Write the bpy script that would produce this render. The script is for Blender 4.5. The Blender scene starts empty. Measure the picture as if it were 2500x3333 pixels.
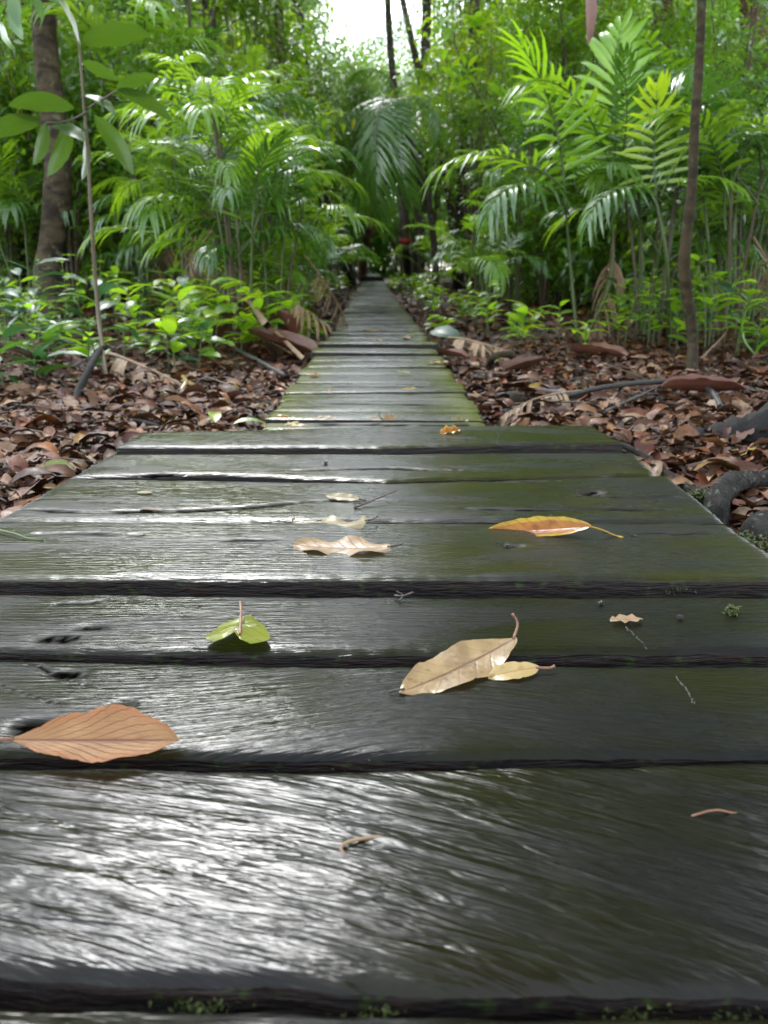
import bpy, math, random
import numpy as np
from mathutils import Vector, Matrix, Quaternion
R = math.radians
random.seed(7); rng = np.random.default_rng(7)
scene = bpy.context.scene
# ---------------------------------------------------------------- camera
EYE = 0.40; F = 2697.0; PITCH = math.atan(788/F)
cd = bpy.data.cameras.new('camera'); cam = bpy.data.objects.new('camera', cd); scene.collection.objects.link(cam)
cam.location = (0, 0, EYE); cam.rotation_euler = (math.pi/2-PITCH, 0, 0)
cd.sensor_fit = 'HORIZONTAL'; cd.sensor_width = 13.0; cd.lens = 13.0*F/2500
cd.clip_start = 0.02; cd.clip_end = 600
cd.dof.use_dof = True; cd.dof.focus_distance = 1.12; cd.dof.aperture_fstop = 3.4; cd.dof.aperture_blades = 7
scene.camera = cam
# ---------------------------------------------------------------- sky and sun
SUN_EL, SUN_AZ = 46, -17          # azimuth from +Y, negative = left
w = bpy.data.worlds.new('World'); scene.world = w; w.use_nodes = True
nt = w.node_tree; nt.nodes.clear()
sk = nt.nodes.new('ShaderNodeTexSky'); sk.sky_type = 'NISHITA'; sk.sun_disc = False
sk.sun_elevation = R(SUN_EL); sk.sun_rotation = R(SUN_AZ); sk.dust_density = 0.6; sk.air_density = 1.0
hs = nt.nodes.new('ShaderNodeHueSaturation'); hs.inputs['Saturation'].default_value = 0.38
bg = nt.nodes.new('ShaderNodeBackground'); bg.inputs['Strength'].default_value = 0.15
wo = nt.nodes.new('ShaderNodeOutputWorld')
nt.links.new(sk.outputs[0], hs.inputs['Color']); nt.links.new(hs.outputs[0], bg.inputs['Color']); nt.links.new(bg.outputs[0], wo.inputs[0])
sd = bpy.data.lights.new('sun', 'SUN'); sd.energy = 0.7; sd.angle = R(18); sd.color = (1.0, 1.0, 0.995)
sun = bpy.data.objects.new('sun', sd); scene.collection.objects.link(sun)
az, el = R(SUN_AZ), R(SUN_EL)
sdir = Vector((math.sin(az)*math.cos(el), math.cos(az)*math.cos(el), math.sin(el)))
sun.rotation_euler = sdir.to_track_quat('Z', 'Y').to_euler()
scene.view_settings.view_transform = 'Standard'; scene.view_settings.look = 'None'
scene.view_settings.exposure = 2.7; scene.view_settings.gamma = 1.0
scene.cycles.use_denoising = True; scene.cycles.max_bounces = 8; scene.cycles.diffuse_bounces = 3
scene.cycles.glossy_bounces = 3; scene.cycles.transmission_bounces = 4; scene.cycles.sample_clamp_indirect = 8

# ---------------------------------------------------------------- helpers
def at_z(px, py, z=0.0):          # where the view through a photo pixel meets the height z
    x = (px-1250)/F; y = -(py-1666.5)/F; c, s = math.cos(PITCH), math.sin(PITCH)
    t = (z-EYE)/(-s+y*c); return Vector((x*t, (c+y*s)*t, z))
def at_y(px, py, Y):              # the point at distance Y along the walk
    x = (px-1250)/F; y = -(py-1666.5)/F; c, s = math.cos(PITCH), math.sin(PITCH)
    t = Y/(c+y*s); return Vector((x*t, Y, EYE+(-s+y*c)*t))

class Noise:
    def __init__(self, seed, n=10, f=1.0, octs=3):
        r = np.random.default_rng(seed); self.k = []
        for o in range(octs):
            self.k.append((r.normal(0, f*2**o, (n, 2)), r.uniform(0, 6.28, n), 0.55**o))
    def __call__(self, x, y):
        x = np.asarray(x, float); y = np.asarray(y, float); s = np.zeros(np.broadcast(x, y).shape)
        for K, ph, a in self.k:
            for (kx, ky), p in zip(K, ph): s = s + a*np.sin(kx*x+ky*y+p)
        return s/6.0
def mesh_np(name, V, Fc, mat=None, uv=None, col=None, smooth=True):
    V = np.asarray(V, np.float32); Fc = np.asarray(Fc, np.int32); k = Fc.shape[1]; n = len(Fc)
    me = bpy.data.meshes.new(name)
    me.vertices.add(len(V)); me.vertices.foreach_set('co', V.ravel())
    me.loops.add(n*k); me.loops.foreach_set('vertex_index', Fc.ravel())
    me.polygons.add(n); me.polygons.foreach_set('loop_start', np.arange(0, n*k, k, dtype=np.int32))
    if smooth: me.polygons.foreach_set('use_smooth', np.ones(n, bool))
    if uv is not None:
        l = me.uv_layers.new(name='UVMap'); l.data.foreach_set('uv', np.asarray(uv, np.float32)[Fc.ravel()].ravel())
    if col is not None:
        a = me.color_attributes.new('Col', 'FLOAT_COLOR', 'POINT'); c = np.ones((len(V), 4), np.float32); c[:, :3] = col
        a.data.foreach_set('color', c.ravel())
    me.update(calc_edges=True); me.validate()
    if mat: me.materials.append(mat)
    return me
def link(name, me, parent=None, loc=None, rot=None, scale=None, quat=None):
    o = bpy.data.objects.new(name, me); scene.collection.objects.link(o)
    if parent is not None: o.parent = parent
    if loc is not None: o.location = loc
    if rot is not None: o.rotation_euler = rot
    if quat is not None: o.rotation_mode = 'QUATERNION'; o.rotation_quaternion = quat
    if scale is not None: o.scale = (scale,)*3 if isinstance(scale, (int, float)) else scale
    return o
def tag(o, label=None, cat=None, group=None, kind=None):
    if label: o['label'] = label
    if cat: o['category'] = cat
    if group: o['group'] = group
    if kind: o['kind'] = kind
    return o
def catmull(P, m):
    P = [Vector(p) for p in P]
    if len(P) < 3: return [P[0].lerp(P[-1], i/m) for i in range(m+1)]
    Q = [2*P[0]-P[1]]+P+[2*P[-1]-P[-2]]; out = []
    for i in range(1, len(Q)-2):
        a, b, c, d = Q[i-1:i+3]
        for j in range(m):
            t = j/m; out.append(0.5*((2*b)+(c-a)*t+(2*a-5*b+4*c-d)*t*t+(3*b-a-3*c+d)*t**3))
    return out+[P[-1]]
def tube_data(P, rad, n=8, rough=0.0, seed=0, flat=1.0):
    P = [Vector(p) for p in P]; m = len(P); V = []; UV = []; nz = Noise(seed, f=2.5)
    up = Vector((0, 0, 1)); T0 = (P[1]-P[0]).normalized()
    if abs(T0.dot(up)) > .9: up = Vector((0, 1, 0))
    X = T0.cross(up).normalized(); L = 0
    for i, p in enumerate(P):
        T = (P[min(i+1, m-1)]-P[max(i-1, 0)]).normalized(); X = (X-T*X.dot(T)).normalized(); Y = T.cross(X)
        if i: L += (p-P[i-1]).length
        r = rad(i/(m-1)) if callable(rad) else rad[i]
        for j in range(n):
            a = 2*math.pi*j/n; rr = r*(1+rough*float(nz(math.cos(a)*1.5+L*4, math.sin(a)*1.5+L*7)))
            V.append(p+X*(math.cos(a)*rr)+Y*(math.sin(a)*rr*flat)); UV.append((j/n, L))
    Fc = [(i*n+j, i*n+(j+1) % n, (i+1)*n+(j+1) % n, (i+1)*n+j) for i in range(m-1) for j in range(n)]
    V.append(P[0]); V.append(P[-1]); UV += [(0, 0), (0, L)]
    tri = [(m*n, (j+1) % n, j, j) for j in range(n)]+[(m*n+1, (m-1)*n+j, (m-1)*n+(j+1) % n, (m-1)*n+(j+1) % n) for j in range(n)]
    return V, Fc, tri, UV
def tube_mesh(name, P, rad, mat, n=8, rough=0.0, seed=0, flat=1.0):
    return join_tubes(name, [(P, rad)], mat, n, rough, seed, flat)
def join_tubes(name, items, mat, n=6, rough=0.0, seed=0, flat=1.0):
    V = []; Fc = []; U = []
    for k, (P, rad) in enumerate(items):
        v, f, t, u = tube_data(P, rad, n, rough, seed+k, flat); o = len(V)
        V += [tuple(x) for x in v]; Fc += [tuple(i+o for i in q) for q in f]; U += u
        Fc += [tuple(i+o for i in q[:3]) for q in t]
    me = bpy.data.meshes.new(name); me.from_pydata(V, [], Fc)
    l = me.uv_layers.new(name='UVMap'); idx = np.empty(len(me.loops), np.int32); me.loops.foreach_get('vertex_index', idx)
    l.data.foreach_set('uv', np.asarray(U, np.float32)[idx].ravel())
    me.polygons.foreach_set('use_smooth', np.ones(len(me.polygons), bool)); me.materials.append(mat); return me

# ---------------------------------------------------------------- materials
class M:
    def __init__(s, name):
        s.m = bpy.data.materials.new(name); s.m.use_nodes = True; s.t = s.m.node_tree; s.t.nodes.clear()
        s.out = s.n('OutputMaterial')
    def n(s, ty, **kw):
        x = s.t.nodes.new('ShaderNode'+ty)
        for k, v in kw.items(): setattr(x, k, v)
        return x
    def l(s, a, b): s.t.links.new(a, b)
    def put(s, sock, v):
        if isinstance(v, bpy.types.NodeSocket): s.l(v, sock)
        elif isinstance(v, tuple) and len(v) == 3 and sock.type == 'RGBA': sock.default_value = (*v, 1)
        else: sock.default_value = v
    def math(s, op, a, b=0.0, c=0.0):
        x = s.n('Math', operation=op); s.put(x.inputs[0], a); s.put(x.inputs[1], b); s.put(x.inputs[2], c); return x.outputs[0]
    def mix(s, f, a, b, mode='MIX'):
        x = s.n('Mix', data_type='RGBA', blend_type=mode); s.put(x.inputs[0], f); s.put(x.inputs[6], a); s.put(x.inputs[7], b); return x.outputs[2]
    def ramp(s, f, stops):
        x = s.n('ValToRGB'); e = x.color_ramp.elements
        while len(e) < len(stops): e.new(0.5)
        for q, (p, c) in zip(e, stops): q.position = p; q.color = (c, c, c, 1) if isinstance(c, (int, float)) else (*c, 1)
        s.put(x.inputs[0], f); return x.outputs[0]
    def noise(s, vec, scale, detail=3.0, rough=.5, dist=0.0, out=0):
        x = s.n('TexNoise'); s.put(x.inputs['Scale'], scale); s.put(x.inputs['Detail'], detail); s.put(x.inputs['Roughness'], rough)
        s.put(x.inputs['Distortion'], dist); s.l(vec, x.inputs['Vector']); return x.outputs[out]
    def map(s, vec, loc=(0, 0, 0), rot=(0, 0, 0), scale=(1, 1, 1)):
        x = s.n('Mapping'); s.l(vec, x.inputs[0]); s.put(x.inputs[1], loc); s.put(x.inputs[2], rot); s.put(x.inputs[3], scale); return x.outputs[0]
    def obj(s): return s.n('TexCoord').outputs['Object']
    def uv(s): return s.n('TexCoord').outputs['UV']
    def rnd(s): return s.n('ObjectInfo').outputs['Random']
    def col(s): return s.n('Attribute', attribute_name='Col').outputs['Color']
    def bump(s, h, strength=.3, dist=.01, nrm=None):
        x = s.n('Bump'); s.put(x.inputs['Strength'], strength); s.put(x.inputs['Distance'], dist); s.l(h, x.inputs['Height'])
        if nrm: s.l(nrm, x.inputs['Normal'])
        return x.outputs[0]
    def pbr(s, col, rough=.5, spec=.5, nrm=None, coat=0.0, trans=None, tfac=.35, coatr=.1):
        p = s.n('BsdfPrincipled'); s.put(p.inputs['Base Color'], col); s.put(p.inputs['Roughness'], rough)
        s.put(p.inputs['Specular IOR Level'], spec); s.put(p.inputs['Coat Weight'], coat); s.put(p.inputs['Coat Roughness'], coatr)
        if nrm: s.l(nrm, p.inputs['Normal'])
        if trans is None: s.l(p.outputs[0], s.out.inputs[0]); return s.m
        t = s.n('BsdfTranslucent'); s.put(t.inputs[0], trans); x = s.n('MixShader'); s.put(x.inputs[0], tfac)
        s.l(p.outputs[0], x.inputs[1]); s.l(t.outputs[0], x.inputs[2]); s.l(x.outputs[0], s.out.inputs[0]); return s.m

def leaf_mat(name, c1, c2, trans, rough=.3, tfac=.38, usecol=False, bumpy=True):
    s = M(name); o = s.obj(); r = s.rnd()
    f = s.math('ADD', s.math('MULTIPLY', r, .75), s.math('MULTIPLY', s.noise(o, 9.0, 3.0), .35))
    c = s.mix(f, c1, c2); t = trans
    if usecol:
        c = s.mix(1.0, c, s.col(), 'MULTIPLY'); t = s.mix(1.0, trans, s.col(), 'MULTIPLY')
    nr = s.bump(s.noise(o, 60.0, 2.0), .25, .004) if bumpy else None
    return s.pbr(c, rough, .95, nr, .35, trans=t, tfac=tfac, coatr=.22)
G_DEEP = leaf_mat('deep_green_leaf', (.020, .070, .010), (.058, .135, .016), (.13, .30, .02), .24, .30)
G_MID = leaf_mat('mid_green_leaf', (.045, .12, .012), (.10, .20, .018), (.36, .60, .018), .27, .45)
G_LIME = leaf_mat('lime_green_leaf', (.085, .21, .012), (.15, .28, .018), (.40, .72, .016), .32, .5)
G_YEL = leaf_mat('yellow_green_leaf', (.15, .25, .012), (.22, .31, .016), (.46, .66, .014), .33, .5)
G_BLUE = leaf_mat('bluish_green_leaf', (.018, .060, .026), (.035, .095, .036), (.05, .16, .03), .36, .30)
G_CLOUD = leaf_mat('shrub_leaf', (.034, .10, .010), (.075, .17, .014), (.23, .46, .014), .28, .42, True, False)
G_CLOUDY = leaf_mat('yellowish_shrub_leaf', (.060, .14, .010), (.11, .19, .012), (.38, .62, .016), .34, .48, True, False)
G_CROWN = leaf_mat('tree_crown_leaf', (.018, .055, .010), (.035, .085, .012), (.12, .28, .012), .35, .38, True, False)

def plain(name, c1, c2, scale=20.0, rough=.6, bs=.4, bd=.01, spec=.4, stretch=(1, 1, 1), coat=0.0):
    s = M(name); o = s.map(s.obj(), scale=stretch); n = s.noise(o, scale, 5.0, .6)
    f = s.math('ADD', s.math('MULTIPLY', n, 1.3), s.math('MULTIPLY', s.rnd(), .3)); f = s.math('SUBTRACT', f, .3)
    return s.pbr(s.mix(f, c1, c2), rough, spec, s.bump(n, bs, bd), coat)
STEM = plain('green_stem', (.030, .055, .012), (.075, .10, .025), 30, .5)
STEM_BR = plain('brown_stem', (.030, .022, .012), (.085, .060, .030), 40, .6)
FERN_DEAD = plain('dead_frond', (.09, .050, .024), (.30, .20, .11), 30, .6)
SHEATH = plain('red_brown_sheath', (.045, .014, .009), (.15, .060, .036), 14, .35, .3, .01, .5, (1, 8, 1))
SOILM = plain('leaf_mould', (.012, .007, .004), (.050, .026, .014), 18, .8, .8, .03)
ROOTM = plain('root_bark', (.009, .008, .006), (.038, .034, .028), 45, .55, .7, .006, .5, (1, 1, 1))
DARKBARK = plain('dark_root_bark', (.003, .003, .0025), (.012, .010, .009), 25, .75, .8, .01, .2)
TWIG = plain('dark_twig', (.008, .006, .005), (.035, .022, .014), 60, .5)
REDTWIG = plain('reddish_twig', (.07, .020, .012), (.20, .10, .05), 60, .45)
MOSSM = plain('moss', (.022, .028, .006), (.055, .075, .010), 90, .8, .9, .004)
RED = plain('red_paint', (.22, .008, .010), (.32, .02, .02), 30, .5)
BLACKM = plain('resin', (.004, .004, .004), (.02, .018, .014), 60, .3)
JOIST = plain('joist_wood', (.006, .005, .004), (.022, .016, .012), 20, .6)

def bark_mat(name, base, patch, lichen, rough=.7, k=1.0, bd=.02):
    s = M(name); o = s.obj(); st = s.map(o, scale=(1, 1, .35))
    n1 = s.noise(s.map(o, scale=(1, 1, 2.2)), 6.0*k, 4.0, .55, .6); n2 = s.noise(st, 40.0*k, 4.0, .6); n3 = s.noise(o, 11.0*k, 3.0)
    c = s.mix(s.ramp(n1, [(.40, 0.0), (.62, 1.0)]), base, patch)
    c = s.mix(s.ramp(n3, [(.60, 0.0), (.68, 1.0)]), c, lichen)
    c = s.mix(s.math('MULTIPLY', n2, .55), c, (.012, .010, .007))
    return s.pbr(c, rough+.15, .15, s.bump(s.math('ADD', n2, s.math('MULTIPLY', n1, .6)), .8, bd))
ROOTL = bark_mat('lichened_root_bark', (.006, .0055, .005), (.028, .025, .021), (.09, .10, .07), .7, 5.0, .010)
BARK_MOT = bark_mat('mottled_bark', (.022, .016, .010), (.075, .058, .030), (.10, .10, .055))
BARK_THIN = bark_mat('greenish_thin_bark', (.024, .018, .009), (.058, .042, .020), (.055, .070, .024), .7, 2.0, .008)
BARK_FAR = bark_mat('grey_brown_bark', (.040, .033, .025), (.085, .070, .050), (.12, .12, .10))
BARK_RED = bark_mat('reddish_bark', (.060, .030, .018), (.13, .070, .042), (.15, .12, .09))

def wood_mat(name, sx, sy, dist, bd, wet=.5, green=.6, edge=False, tint=(.007, .0073, .0062), glossr=.16, finew=.1, g2w=.45, gc=(.027, .029, .003), rl=.26):
    s = M(name); uv = s.uv(); r = s.rnd(); off = s.n('CombineXYZ')
    s.l(s.math('MULTIPLY', r, 37.0), off.inputs[0]); s.l(s.math('MULTIPLY', r, 91.0), off.inputs[1])
    va = s.n('VectorMath', operation='ADD'); s.l(uv, va.inputs[0]); s.l(off.outputs[0], va.inputs[1]); v = va.outputs[0]
    g1 = s.noise(s.map(v, scale=(sx, sy, 1)), 1.0, 3.0, .55, dist)
    g2 = s.noise(s.map(v, scale=(sx*2.5, sy*5, 1)), 1.0, 3.0, .6, dist*.5)
    fine = s.noise(s.map(v, scale=(65, 270, 1)), 1.0, 2.5, .6)
    big = s.noise(s.map(v, scale=(3.0, 9, 1)), 1.0, 7.0, .62, .3)
    big2 = s.noise(s.map(v, loc=(5, 3, 0), scale=(2.4, 5.5, 1)), 1.0, 2.0, .5)
    c = s.mix(s.ramp(g2, [(.35, 0.0), (.7, 1.0)]), tint, tuple(x*1.9 for x in tint))
    c = s.mix(s.math('MULTIPLY', s.ramp(g1, [(.55, 0.0), (.8, 1.0)]), .5), c, tuple(x*2.4 for x in tint))
    gm = s.math('MULTIPLY', s.ramp(big, [(.40, 0.0), (.60, 1.0)]), green)
    c = s.mix(gm, c, gc)
    c = s.mix(s.math('MULTIPLY', s.ramp(s.noise(s.map(v, scale=(9, 260, 1)), 1.0, 4.0, .7), [(.30, 1.0), (.42, 0.0)]), .8), c, (.002, .002, .0015))
    c = s.mix(s.math('MULTIPLY', s.ramp(s.noise(s.map(v, loc=(9, 1, 0), scale=(2.0, 14, 1)), 1.0, 3.0), [(.60, 0.0), (.72, 1.0)]), .22), c, (tint[0]*4, tint[1]*1.8, tint[2]*1.3))
    if edge:
        gx = s.n('SeparateXYZ'); s.l(s.obj(), gx.inputs[0]); ax = s.math('ABSOLUTE', s.math('ADD', gx.outputs[0], s.math('MULTIPLY', s.math('SUBTRACT', big2, .5), .14)))
        em = s.ramp(ax, [(.16, 0.0), (.285, 1.0)])
        c = s.mix(s.math('MULTIPLY', em, .85), c, s.mix(fine, (.085, .085, .010), (.035, .048, .008)))
    rgh = s.math('ADD', s.ramp(s.math('ADD', s.math('MULTIPLY', big2, .4), s.math('SUBTRACT', .5, s.math('MULTIPLY', s.ramp(big, [(.41, 0.0), (.60, 1.0)]), .5))), [(.2, glossr), (.75, glossr+rl)]), s.math('MULTIPLY', g2, .12))
    ck = s.n('SeparateColor'); s.l(s.col(), ck.inputs[0]); ck = ck.outputs[0]
    c = s.mix(ck, (.0012, .001, .0008), c); rgh = s.math('ADD', rgh, s.math('MULTIPLY', s.math('SUBTRACT', 1.0, ck), .6)); wet = s.math('MULTIPLY', ck, wet)
    h = s.math('ADD', s.math('ADD', s.math('MULTIPLY', s.ramp(g1, [(.30, 0.0), (.48, .45), (.56, .62), (.74, 1.0)]), .8), s.math('MULTIPLY', g2, g2w)), s.math('MULTIPLY', fine, finew))
    return s.pbr(c, rgh, wet, s.bump(h, 1.0, bd), .0)
WOOD_NEAR = wood_mat('wet_plank_coarse_grain', 10, 72, .5, .0027, .24, .55, tint=(.0022, .0020, .0014), glossr=.11, finew=.08, g2w=.12, gc=(.0085, .0085, .0012), rl=.12)
WOOD_MID = wood_mat('wet_plank_swirled_grain', 14, 200, .45, .0009, .13, .7, tint=(.0042, .0044, .0036), glossr=.07, finew=.45, g2w=.03, gc=(.011, .012, .0022), rl=.20)
WOOD_DECK = wood_mat('wet_plank_fine_grain', 11, 200, .3, .0009, .26, .78, tint=(.0055, .0057, .0048), glossr=.07, finew=.45, g2w=.03, gc=(.021, .0215, .0036), rl=.22)
WOOD_WALK = wood_mat('wet_narrow_plank', 10, 150, .5, .0008, .34, .8, True, (.009, .009, .0075), glossr=.12, finew=.4, g2w=.05, gc=(.026, .030, .0030), rl=.22)
def endw():
    s = M('plank_side'); o = s.obj(); n = s.noise(s.map(o, scale=(18, 90, 160)), 1.0, 4.0, .65); m2 = s.noise(o, 60.0, 3.0)
    c = s.mix(s.ramp(n, [(.4, 0.0), (.75, 1.0)]), (.004, .003, .0025), (.022, .010, .006))
    c = s.mix(s.ramp(m2, [(.60, 0.0), (.70, .8)]), c, (.022, .040, .006))
    return s.pbr(c, .55, .3, s.bump(n, 1.0, .006))
WOOD_SIDE = endw()

# ---------------------------------------------------------------- ground
NG = Noise(3, f=1.3)
def walk_c(y): return float(np.interp(y, [2, 4.2, 6, 9, 24, 40], [-.022, -.035, -.04, -.10, -.33, -.62]))
def walk_z(y): return float(np.interp(y, [0, 7, 24, 60], [0, 0, .105, .105]))
def ground_z(x, y):
    x = np.asarray(x, float); y = np.asarray(y, float)
    d = np.abs(x-np.interp(y, [2, 9, 24, 60], [-.02, -.1, -.33, -.9]))
    half = np.where(y < 2.2, .66, .36)
    base = -.105+.035*np.clip((d-half)/.8, -1, 1)+.03*NG(x, y)*np.clip(d-half+.2, 0, 1)+.012*np.clip(d-2, 0, 30)+np.interp(y, [0, 7, 24, 60], [0, 0, .09, .09])
    return np.where(d < half+.01, np.minimum(base, -.12+np.interp(y, [0, 7, 24, 60], [0, 0, .09, .09])), base)
gx = np.concatenate([np.linspace(-200, -12, 24), np.linspace(-11, 11, 221), np.linspace(12, 200, 24)])
gy = np.concatenate([np.linspace(-120, -2, 14), np.linspace(-1.8, 14, 200), np.linspace(14.5, 60, 60), np.linspace(65, 420, 30)])
X, Y = np.meshgrid(gx, gy); nx = len(gx); ny = len(gy)
idx = np.arange(nx*ny).reshape(ny, nx)
Fq = np.stack([idx[:-1, :-1], idx[:-1, 1:], idx[1:, 1:], idx[1:, :-1]], -1).reshape(-1, 4)
tag(link('ground', mesh_np('ground', np.stack([X, Y, ground_z(X, Y)], -1).reshape(-1, 3), Fq, SOILM)), 'dark leaf mould forest floor under the litter', kind='structure')

# ---------------------------------------------------------------- planks
def plank_mesh(name, x0, x1, yf, yb, mat, thick=.045, res=(.006, .006), seed=0, crown=.0, cracks=(), grain=None, rag=.003, tilt=0.0, c=None, dips=()):
    """yf(x), yb(x): front and back edge; x0, x1: functions of t in 0..1 (front to back)"""
    nz = Noise(seed, f=9, octs=4); nl = Noise(seed+50, f=3)
    W = x1(.5)-x0(.5); D = yb(0)-yf(0)
    nx = max(8, int(W/res[0])); ny = max(4, int(D/res[1]))
    s = np.linspace(0, 1, nx+1); t = np.linspace(0, 1, ny+1); S, T = np.meshgrid(s, t)
    xa = np.array([x0(v) for v in t])[:, None]; xb = np.array([x1(v) for v in t])[:, None]
    X = xa+(xb-xa)*S
    ya = np.array([yf(v) for v in X[0]])[None, :]+rag*nz(X[0]*2.2, 1.0)+rag*.5*nz(X[0]*9, 3.0)
    yc = np.array([yb(v) for v in X[0]])[None, :]+rag*nz(X[0]*2.2, 7.0)+rag*.5*nz(X[0]*9, 5.0)
    X = X+rag*1.3*nz(T*3, S*0.0+9.)*((S < .02)*1.0+(S > .98)*1.0)
    Y = ya+(yc-ya)*T
    de = np.minimum(np.minimum(T, 1-T)*D, np.minimum(S, 1-S)*W)
    ew = max(.0035, res[1]*.8); Z = -.0045*(.0035/ew)**.5*np.exp(-de/ew)-.0018*np.exp(-de/max(.012, res[1]))+.0012*nl(X, Y*2)+tilt*(T-.5)+crown*np.sin(math.pi*T)
    CK = np.zeros_like(X)
    for pts, wd, dp in cracks:
        pts = np.array(pts); cy = np.interp(X, pts[:, 0], pts[:, 1])+.0025*nz(X*3, 2.0)+.001*nz(X*12, 4.)
        on = (X > pts[0, 0]) & (X < pts[-1, 0]); e = np.minimum(X-pts[0, 0], pts[-1, 0]-X); wv = wd*np.clip(e/.06, .15, 1)*(1+.5*nz(X*4, 8.0))
        ce = np.where(on, np.exp(-((Y-cy)/np.maximum(wv, .0012))**2), 0); Z = Z-.45*dp*ce; CK = np.maximum(CK, np.clip(ce*1.8, 0, 1))
    for (px_, py_, rx, ry, dp) in dips:
        q = ((X-px_)/rx)**2+((Y-py_)/ry)**2; Z = Z-dp*np.exp(-q**1.5)*(1+.4*nz(X*12, Y*12)); CK = np.maximum(CK, np.clip(1.3*np.exp(-q**1.5)*(1+.8*nz(X*30, Y*40))-.25, 0, 1))
    cx, cy0 = c if c else (0, 0)
    V = np.stack([X-cx, Y-cy0, Z], -1).reshape(-1, 3); n0 = len(V)
    if grain: U = grain(X, Y)
    else:
        dist = .010*nl(X*.8, Y*2); U = np.stack([X, Y+dist], -1)
    U = U.reshape(-1, 2)
    idx = np.arange(n0).reshape(ny+1, nx+1)
    Fq = np.stack([idx[:-1, :-1], idx[:-1, 1:], idx[1:, 1:], idx[1:, :-1]], -1).reshape(-1, 4)
    ring = np.concatenate([idx[0, :], idx[1:, -1], idx[-1, -2::-1], idx[-2:0:-1, 0]]); m = len(ring)
    low = V[ring].copy(); mid = V[ring].copy(); mid[:, 2] -= thick*.4; low[:, 2] = -thick
    jit = Noise(seed+9, f=30); j = .0022*jit(mid[:, 0], mid[:, 1]*3)
    mid[:, 1] += j; mid[:, 0] += j*.5
    CK = CK.reshape(-1); CK = 1-np.concatenate([CK, CK[ring], 0*CK[ring], 0*CK[ring]])
    V = np.concatenate([V, V[ring], mid, low]); U = np.concatenate([U, U[ring], U[ring], U[ring]])
    a = n0+np.arange(m); b = n0+np.roll(np.arange(m), -1)
    sides = np.concatenate([np.stack([a, a+m, b+m, b], -1), np.stack([a+m, a+2*m, b+2*m, b+m], -1)])
    Fa = np.concatenate([Fq, sides])
    me = mesh_np(name, V, Fa, mat, uv=U, col=np.repeat(CK[:, None], 3, 1)); me.materials.append(WOOD_SIDE)
    mi = np.zeros(len(Fa), np.int32); mi[len(Fq):] = 1; me.polygons.foreach_set('material_index', mi)
    return me
def lineY(*pts):                  # an edge through photo pixels on the board tops
    P = sorted([tuple(at_z(*p)[:2]) for p in pts]); xs = [p[0] for p in P]; ys = [p[1] for p in P]
    def f(x):
        if x < xs[0]: return ys[0]+(x-xs[0])*(ys[1]-ys[0])/(xs[1]-xs[0])*.5
        if x > xs[-1]: return ys[-1]+(x-xs[-1])*(ys[-1]-ys[-2])/(xs[-1]-xs[-2])*.5
        return float(np.interp(x, xs, ys))
    return f
def ends(a, b): return lambda t: a+(b-a)*t
deck = link('plank_deck', None, loc=(0, 0, 0)); tag(deck, 'wide platform of wet dark planks at the near end of the walk', kind='structure')
def pxy(p): q = at_z(*p); return (q.x, q.y)
def g_near(X, Y):                 # grain runs obliquely across the nearest plank
    return np.stack([X-.2*Y, Y+.34*X+.22*X*X+.003*np.sin(X*13+Y*9)], -1)
def g_swirl(X, Y):
    th = np.exp(-((X-.05)/.20)**2); r_ = np.sqrt((X-.05)**2+(Y-.52)**2)
    return np.stack([X+.2*th*(Y-.7), Y*(1-.12*th)+.12*th*r_+.05*np.clip(-X-.2, 0, 1)*X], -1)
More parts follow.
